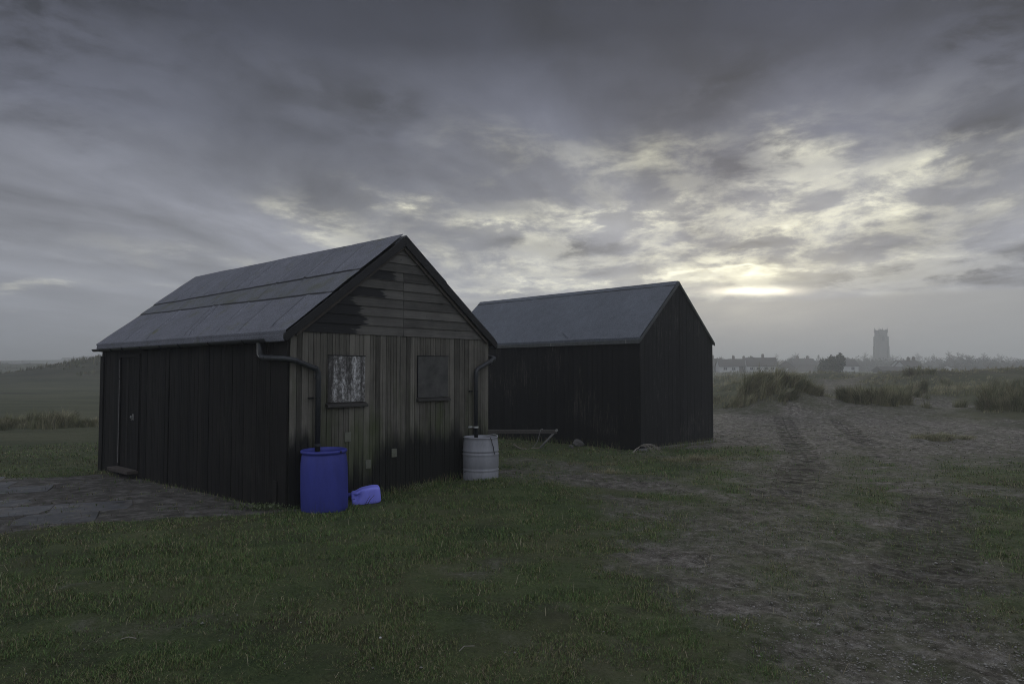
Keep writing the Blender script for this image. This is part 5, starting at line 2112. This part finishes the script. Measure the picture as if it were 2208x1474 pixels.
def build_village():
    D = 215.
    k = D / FPX

    def Xc(px):
        return (px - 1104) * k

    def Zc(py, Y=D):
        return CAM_H + (802.8 - py) / FPX * Y
    zb = Zc(801)
    # white bungalow row
    houseU('cottage', Xc(1640), D, zb, R(-12), 8.6, 6.0, 1.75, 4.0, 'limewash', 'tile', 'white bungalow with bright gable end and four front windows, left part of village', wins=[(-2.9, .5, .9, .75), (-1.0, .5, .9, .75), (1.1, .5, .9, .75), (2.9, .5, 1.0, .8)], chims=[.6], gable_white=True)
    houseU('cottage', Xc(1602), D + 4, zb, R(-6), 6.0, 6.0, 1.7, 3.7, 'brick', 'tile', 'dull brown cottage joined to the left of the bright gabled bungalow', wins=[(-1.2, .5, .8, .8), (1.2, .5, .8, .8)], chims=[-1.6])
    houseU('cottage', Xc(1572), D + 2, zb, R(-4), 5.6, 6.0, 1.7, 3.6, 'limewash', 'tile', 'white fronted cottage second from the black shed in the village', wins=[(-1.2, .45, 1.0, .8), (1.2, .45, 1.0, .8)], chims=[])
    houseU('cottage', Xc(1545), D + 8, zb, R(-4), 7.0, 6.0, 1.8, 3.9, 'brick', 'tile', 'brown cottage half hidden by the right edge of the black shed', wins=[(1.2, .5, .8, .8)], chims=[1.])
    # brown gabled houses
    houseU('cottage', Xc(1730), D + 15, zb - .2, R(80), 7.0, 5.4, 1.6, 3.5, 'brick', 'tile', 'brown gabled house with small white window facing the sandy track', wins=[], chims=[])
    houseU('cottage', Xc(1697), D + 10, zb - .2, R(84), 6.0, 4.2, 1.2, 2.5, 'brick', 'tile', 'small brown gable between the bungalow and the larger brown house', chims=[])
    houseU('cottage', Xc(1706), D + 40, zb, R(0), 8.5, 6.0, 2.4, 4.4, 'brick', 'tile', 'brown house with chimney behind the two brown gables', chims=[-1.3])
    mb = MB()
    mb.box(Xc(1716), Xc(1722), D + 8, D + 8.6, zb - .2, Zc(793.5))
    o = mb.build('garden_hut', M['limewash'], None)
    tag(o, 'tiny white hut in front of the brown gabled house', 'hut')
    # centre
    houseU('outbuilding', Xc(1842), D - 20, zb - .6, R(2), 6.6, 5., .9, 1.8, 'tile', 'tile', 'long low dark outbuilding right of the domed bush', cat='outbuilding', group='outbuildings of the village')
    houseU('cottage', Xc(1885), D + 20, zb, R(0), 6.8, 6., 2.0, 4.0, 'limewash', 'tile', 'white walled cottage directly below the church tower', wins=[(1.6, .6, 1.0, .9)], dormer=[-2.6])
    houseU('cottage', Xc(1888), D + 55, zb + .3, R(3), 8.4, 6., 2.6, 4.5, 'brick', 'tile', 'brown house roof behind the white cottage below the tower', chims=[-1.5, 2.2])
    houseU('outbuilding', Xc(1913), D - 12, zb - .5, R(86), 3.2, 2.0, .8, 1.5, 'limewash', 'tile', 'small gabled outbuilding with pale bargeboards left of the white house', cat='outbuilding', group='outbuildings of the village')
    houseU('cottage', Xc(1938), D - 5, zb, R(6), 5.2, 5.4, 1.4, 3.0, 'limewash', 'tile', 'white house with central chimney half hidden by the dune', wins=[(1.2, .3, .9, .7)], chims=[.1])
    houseU('cottage', Xc(1972), D + 5, zb + .2, R(2), 5.6, 5.4, 1.9, 3.2, 'limewash', 'tile', 'cottage with tall chimney at its right gable, rising behind the dune tuft', chims=[2.5])
    houseU('outbuilding', Xc(2046), D, zb + .3, R(20), 1.4, 2.2, 1.1, 1.6, 'limewash', 'tile', 'small white outbuilding alone beyond the right dune', cat='outbuilding', group='outbuildings of the village')
    # church tower
    Yt = 400.
    kt = Yt / FPX
    root = empty('church_tower', ((1900.5 - 1104) * kt, Yt, 0), R(3))
    tag(root, 'tall square flint church tower rising above the hazy village', 'church tower')
    top = CAM_H + (802.8 - 716) * kt
    w0, w1 = 2.85, 2.35
    mb = MB()
    stages = [(0, w0), (top * .42, w0 - .15), (top * .42, w0 - .3), (top * .72, w0 - .4), (top * .72, w1 + .0), (top, w1)]
    for (z0, a), (z1, b_) in zip(stages[:-1], stages[1:]):
        if z1 - z0 < .01:
            continue
        vs = [(-a, -a, z0), (a, -a, z0), (a, a, z0), (-a, a, z0), (-b_, -b_, z1), (b_, -b_, z1), (b_, b_, z1), (-b_, b_, z1)]
        mb._add(vs, [(0, 3, 2, 1), (4, 5, 6, 7), (0, 1, 5, 4), (1, 2, 6, 5), (2, 3, 7, 6), (3, 0, 4, 7)])
    mb.build('tower_wall', M['flint'], root)
    for sx in (-1, 1):
        for sy in (-1, 1):
            mb = MB()
            for (z0, z1, e) in [(0, top * .40, .95), (top * .40, top * .68, .6), (top * .68, top * .9, .28)]:
                q = w0 - .5
                mb.box(sx * q - .45, sx * q + .45, sy * (w0 - .6), sy * (w0 + e - .35), z0, z1) if sy > 0 else mb.box(sx * q - .45, sx * q + .45, sy * (w0 + e - .35), sy * (w0 - .6), z0, z1)
                if sx > 0:
                    mb.box(w0 - .6, w0 + e - .35, sy * q - .45, sy * q + .45, z0 + .01, z1 - .01)
                else:
                    mb.box(-(w0 + e - .35), -(w0 - .6), sy * q - .45, sy * q + .45, z0 + .01, z1 - .01)
            mb.build('buttress', M['flint'], root)
            mb = MB()
            for (ox, oy) in ((0, 0), (-sx * .7, 0)):
                cx_, cy_ = sx * (w1 - .05) + ox, sy * (w1 - .05) + oy
                mb.tube([(cx_, cy_, top - .2), (cx_, cy_, top + 1.2), (cx_, cy_, top + 2.6 - .7 * (ox != 0))], [.34, .28, .04], 6)
            mb.build('pinnacle', M['flint'], root)
    mb = MB()
    w = w1 + .12
    for s in (-1, 1):
        mb.box(-w, w, s * w - .2, s * w + .2, top - .35, top + .25)
        mb.box(s * w - .2, s * w + .2, -w + .201, w - .201, top - .35, top + .25)
        for q in np.linspace(-w + .9, w - .9, 5):
            mb.box(q - .28, q + .28, s * w - .19, s * w + .19, top + .25, top + 1.1)
            mb.box(s * w - .19, s * w + .19, q - .28, q + .28, top + .25, top + 1.1)
    mb.build('battlements', M['flint'], root)
    mb = MB()
    mb.prism([(-.7, top * .78), (.7, top * .78), (.7, top * .88), (0, top * .92), (-.7, top * .88)], -w1 - .12, -w1 + .1)
    mb.build('belfry_window', M['glass'], root)
    # distant houses on the far left hills
    for (px, py, Yh, w_, h_, lab) in [(152, 771, 560, 11, 5.0, 'low hazy house on the far left skyline left of the larger block'), (172, 770.5, 575, 12, 5.5, 'hazy gabled house in the middle of the far left skyline'),
                                      (204, 768, 590, 20, 6.5, 'large pale hazy block on the skyline beside the near shed'), (41, 781, 420, 9, 4.5, 'grey hazy house at the extreme left of the skyline')]:
        x = (px - 1104) / FPX * Yh
        zt = CAM_H + (802.8 - py) / FPX * Yh
        houseU('distant_house', x, Yh, zt - h_, R(6), w_, 8, h_ * .55, h_, 'brick', 'tile', lab, chims=[w_ * .2] if w_ < 15 else [], cat='house', group='houses on the far left hills')


build_village()


# ------------------------------------------------------------------ trees
def limb_tree(seed, H=9., spread=1., levels=5, twigw=.075):
    """bare winter tree -> (trunk verts/faces, twig verts/faces)"""
    rn = random.Random(seed)
    tr = MB()
    tw = MB()

    def grow(p, d, L, r, lv):
        pts = [p]
        rs = [r]
        n = 4
        for i in range(n):
            d = (d + Vector((rn.uniform(-1, 1), rn.uniform(-1, 1), rn.uniform(-.5, .7))) * .16).normalized()
            p = p + d * (L / n)
            pts.append(p)
            rs.append(r * (1 - .45 * (i + 1) / n))
        (tr if lv < 2 else tw).tube(pts, rs, 5 if lv < 2 else 3, False)
        if lv >= levels:
            return
        nb = 3 if lv == 0 else rn.choice([3, 4, 4])
        for i in range(nb):
            f = rn.uniform(.35, 1.) if i else 1.
            q = pts[min(n, int(f * n + .5))]
            side = Vector((rn.uniform(-1, 1), rn.uniform(-1, 1), rn.uniform(-.15, .5)))
            nd = (d * rn.uniform(.5, 1.0) + side.normalized() * .85 * spread).normalized()
            grow(q, nd, L * rn.uniform(.58, .80), max(rs[-1] * .8, twigw * .5), lv + 1)
    grow(Vector((0, 0, -.5)), Vector((0, 0, 1)), H * .34, H * .028, 0)
    return tr, tw


def copy_tree(o, loc, rz, sc, label, group):
    c = o.copy()
    COL.objects.link(c)
    c.location = loc
    c.rotation_euler = (0, 0, rz)
    c.scale = sc
    c['label'] = label
    c['group'] = group
    for ch in list(o.children):
        d = ch.copy()
        COL.objects.link(d)
        d.parent = c
    return c


def leaf_cloud(n, rx, ry, rz, seed, leaf=.35, cols=None, lobes=14, base_z=0.):
    r_ = np.random.default_rng(seed)
    # surface of several lobes
    L = r_.normal(0, 1, (lobes, 3))
    L /= np.linalg.norm(L, axis=1)[:, None]
    L[:, 2] = np.abs(L[:, 2])
    L *= r_.uniform(.45, .78, (lobes, 1))
    i = r_.integers(0, lobes, n)
    d = r_.normal(0, 1, (n, 3))
    d /= np.linalg.norm(d, axis=1)[:, None]
    P = L[i] + d * (r_.uniform(.25, .42, (n, 1)) * r_.uniform(.75, 1.05, (n, 1)))
    P[:, 2] = np.maximum(P[:, 2], -.05)
    P = P * [rx, ry, rz]
    P[:, 2] += base_z
    a = r_.normal(0, 1, (n, 3))
    a /= np.linalg.norm(a, axis=1)[:, None]
    b = np.cross(a, r_.normal(0, 1, (n, 3)))
    b /= np.linalg.norm(b, axis=1)[:, None]
    s = leaf * r_.uniform(.5, 1.2, (n, 1))
    V = np.stack([P - a * s, P + b * s * .6, P + a * s, P - b * s * .6], 1).reshape(-1, 3)
    F = np.arange(n * 4).reshape(-1, 4)
    cols = np.array(cols or [(.035, .045, .022), (.055, .065, .03), (.075, .08, .042)])
    C = np.repeat(cols[r_.integers(0, len(cols), n)], 4, axis=0)
    return V, F, C


def bush(name, lab, x, y, z, rx, ry, rz, seed, n=2600, leaf=.4, group=None, cat='bush', cols=None, trunk=True):
    root = empty(name, (x, y, z))
    tag(root, lab, cat, group)
    V, F, C = leaf_cloud(n, rx, ry, rz, seed, leaf, cols)
    mesh_np('crown', V, F, M['ever'], root, attrs=dict(col=C))
    if trunk:
        mb = MB()
        mb.tube([(0, 0, -.5), (0, .1, rz * .3), (.1, 0, rz * .6)], [.3, .22, .08], 7)
        for k in range(5):
            w = k * 1.3
            mb.tube([(0, 0, rz * .15), (math.cos(w) * rx * .3, math.sin(w) * ry * .3, rz * .45), (math.cos(w) * rx * .55, math.sin(w) * ry * .5, rz * .7)], [.12, .08, .03], 5)
        mb.build('trunk', M['bark'], root)
    return root


def build_trees():
    protos = []
    for sd, sp in ((3, 1.0), (8, .75), (15, 1.2), (23, .9)):
        tr, tw = limb_tree(sd, 9., sp, 5)
        root = empty('bare_tree', (0, 0, 0))
        tr.build('trunk', M['bark'], root)
        tw.build('crown', M['bark'], root)
        tag(root, None, 'tree')
        protos.append(root)
    used = [False] * 4
    G_ = 'bare winter trees on the village skyline'
    # (px, top py, distance, width factor, proto, label)
    T = [
        (1550, 760, 300, 1., 0, 'bare tree just clear of the black shed on the village skyline'),
        (1560, 757, 330, 1.1, 1, 'faint bare tree second from the black shed'),
        (1596, 758, 420, .9, 2, 'very faint bare tree above the white fronted cottage'),
        (1612, 763, 300, .8, 3, 'short bare tree above the dull brown cottage'),
        (1646, 757, 330, 1.1, 2, 'flat topped bare tree behind the bungalow chimney'),
        (1671, 753, 400, 1.0, 0, 'slim bare tree rising behind the bright bungalow gable'),
        (1690, 762, 290, 1.0, 1, 'bare tree behind the small brown gable'),
        (1707, 756, 320, 1.2, 3, 'broad bare tree behind the brown house with chimney'),
        (1724, 750, 330, 1.25, 0, 'tallest bare tree left of the domed bush'),
        (1743, 755, 340, 1.1, 2, 'bare tree immediately left of the domed bush'),
        (1757, 764, 300, 1.0, 1, 'low bare tree touching the left side of the domed bush'),
        (1812, 754, 430, .9, 3, 'faint bare tree behind the right shoulder of the domed bush'),
        (1834, 760, 300, 1.1, 1, 'bare tree above the long low outbuilding'),
        (1842, 757, 310, .8, 2, 'dark topped bare tree between the domed bush and the tower'),
        (1860, 749, 450, 1.2, 0, 'rounded bare tree standing left of the church tower'),
        (1880, 752, 440, .9, 3, 'bare tree touching the left side of the church tower'),
        (1921, 751, 440, 1.0, 1, 'bare tree touching the right side of the church tower'),
        (1938, 757, 300, .75, 0, 'small dark bare tree right of the tower with open crown'),
        (1948, 759, 310, .8, 2, 'small bare tree leaning away from the tower above the white house'),
        (1978, 750, 460, 1., 3, 'faint round bare tree above the tall chimney'),
        (1998, 752, 460, 1., 1, 'faint bare tree second to the right of the tall chimney'),
        (2034, 750, 300, 1.1, 2, 'bare tree at the left end of the right hand grove'),
        (2053, 746, 290, 1.2, 0, 'upswept bare tree in the left half of the right hand grove'),
        (2075, 748, 280, 1.2, 3, 'bare tree in the middle of the right hand grove'),
        (2092, 751, 270, 1.2, 1, 'dense bare tree right of the middle of the right hand grove'),
        (2115, 751, 270, 1.2, 0, 'spreading bare tree at the right end of the right hand grove'),
        (2136, 756, 280, 1.0, 2, 'last low bare tree where the right hand grove thins out'),
        (2158, 752, 400, 1.4, 3, 'hazy bare tree behind the gap right of the grove'),
        (2187, 756, 250, 1.15, 2, 'wide flat topped bare tree close to the right picture edge'),
        (2206, 759, 330, 1.2, 1, 'hazy bare tree cut by the right picture edge'),
    ]
    for (px, py, Y, wf, k, lab) in T:
        x = (px - 1104) / FPX * Y
        zb = 1.2
        ht = CAM_H + (802.8 - py) / FPX * Y - zb
        s = ht / 9.3
        loc = (x, Y, zb)
        sc = (s * wf, s * wf, s)
        if not used[k]:
            o = protos[k]
            used[k] = True
            o.location = loc
            o.scale = sc
            o['label'] = lab
            o['group'] = G_
        else:
            copy_tree(protos[k], loc, random.uniform(0, 6), sc, lab, G_)
    # the big domed evergreen
    x, y, z = at(1796, 803, 150)
    bush('domed_bush', 'large dense domed evergreen in the middle of the village', x, y, z - .3, 2.75, 2.6, 4.7, 5, 7000, .24, cat='tree')
    x, y, z = at(1620, 790, 235)
    bush('garden_shrub', 'dark shrub behind the roof of the white bungalow', x, y, z, 2.2, 1.5, 3.6, 6, 1200, .35, 'garden shrubs of the village')
    x, y, z = at(1770, 800, 230)
    bush('garden_shrub', 'low shrub right of the brown gabled house', x, y, z, 2.4, 1.5, 2.2, 7, 900, .35, 'garden shrubs of the village')
    x, y, z = at(1953, 796, 205)
    bush('garden_shrub', 'pale bushy shrub beside the white house on the dune edge', x, y, z - .3, 1.4, 1.2, 1.7, 8, 900, .22, 'garden shrubs of the village', cols=[(.2, .2, .13), (.15, .15, .1)])
    # hedges and woodland that read as masses
    V_, F_, C_, off = [], [], [], 0
    rn = random.Random(4)
    for (p0, p1, py0, py1, Y, dn) in [(1535, 1600, 768, 772, 300, 30), (1600, 1680, 776, 774, 290, 30), (1675, 1760, 772, 768, 300, 40), (1740, 1880, 764, 764, 340, 60), (1800, 1925, 768, 768, 310, 60), (1905, 2030, 772, 768, 320, 50),
                                      (2000, 2130, 768, 764, 330, 60), (2020, 2208, 778, 776, 250, 70), (2110, 2240, 766, 768, 330, 50), (2080, 2140, 772, 770, 255, 25)]:
        for i in range(dn):
            f = rn.random()
            px = p0 + (p1 - p0) * f
            py = py0 + (py1 - py0) * f + rn.uniform(1, 12)
            Yj = Y + rn.uniform(-12, 12)
            x = (px - 1104) / FPX * Yj
            zb = 1.2
            h = CAM_H + (802.8 - py) / FPX * Yj - zb
            V, F, C = leaf_cloud(260, rn.uniform(2.2, 3.6), 2.5, h, rn.randrange(9999), .42, [(.06, .055, .045), (.045, .045, .035), (.08, .07, .055)], 9)
            V = V + [x, Yj, zb]
            V_.append(V)
            F_.append(F + off)
            C_.append(C)
            off += len(V)
    o = mesh_np('woodland', np.concatenate(V_), np.concatenate(F_), M['ever'], attrs=dict(col=np.concatenate(C_)))
    tag(o, 'hazy mass of hedges and scrub behind the village', 'woodland', kind='stuff')
    V_, F_, C_, off = [], [], [], 0
    for (p0, p1, py0, py1, Y, dn) in [(90, 230, 774, 772, 600, 26), (-20, 70, 781, 781, 420, 16)]:
        for i in range(dn):
            f = rn.random()
            px = p0 + (p1 - p0) * f
            py = py0 + (py1 - py0) * f + rn.uniform(0, 6)
            Yj = Y + rn.uniform(-12, 12)
            x = (px - 1104) / FPX * Yj
            zb = hz(x, Yj) - .5
            h = max(CAM_H + (802.8 - py) / FPX * Yj - zb, 2.5)
            V, F, C = leaf_cloud(160, rn.uniform(3.5, 7), 4, h, rn.randrange(9999), .8, [(.06, .055, .045), (.045, .045, .035)], 9)
            V = V + [x, Yj, zb]
            V_.append(V)
            F_.append(F + off)
            C_.append(C)
            off += len(V)
    o = mesh_np('woodland', np.concatenate(V_), np.concatenate(F_), M['ever'], attrs=dict(col=np.concatenate(C_)))
    tag(o, 'faint wooded strip on the far left hills', 'woodland', kind='stuff')


build_trees()


# ------------------------------------------------------------------ haze
HAZE_D = .0022
HAZE_ANISO = .35
mb = MB()
mb.box(-1400, 1400, -60, 1600, -9, 33)
haze = mb.build('haze', M['ground'], None)
haze.data.materials.clear()
hm = bpy.data.materials.new('sea_mist')
hm.use_nodes = True
hm.node_tree.nodes.clear()
g = G(hm.node_tree)
pv = g.node('ShaderNodeVolumePrincipled')
pv.inputs['Color'].default_value = (.92, .95, 1., 1)
pv.inputs['Density'].default_value = HAZE_D
pv.inputs['Anisotropy'].default_value = HAZE_ANISO
ho = g.node('ShaderNodeOutputMaterial')
g.l.new(pv.outputs[0], ho.inputs['Volume'])
haze.data.materials.append(hm)
tag(haze, 'thin sea mist lying over the dunes and village', 'haze', kind='stuff')
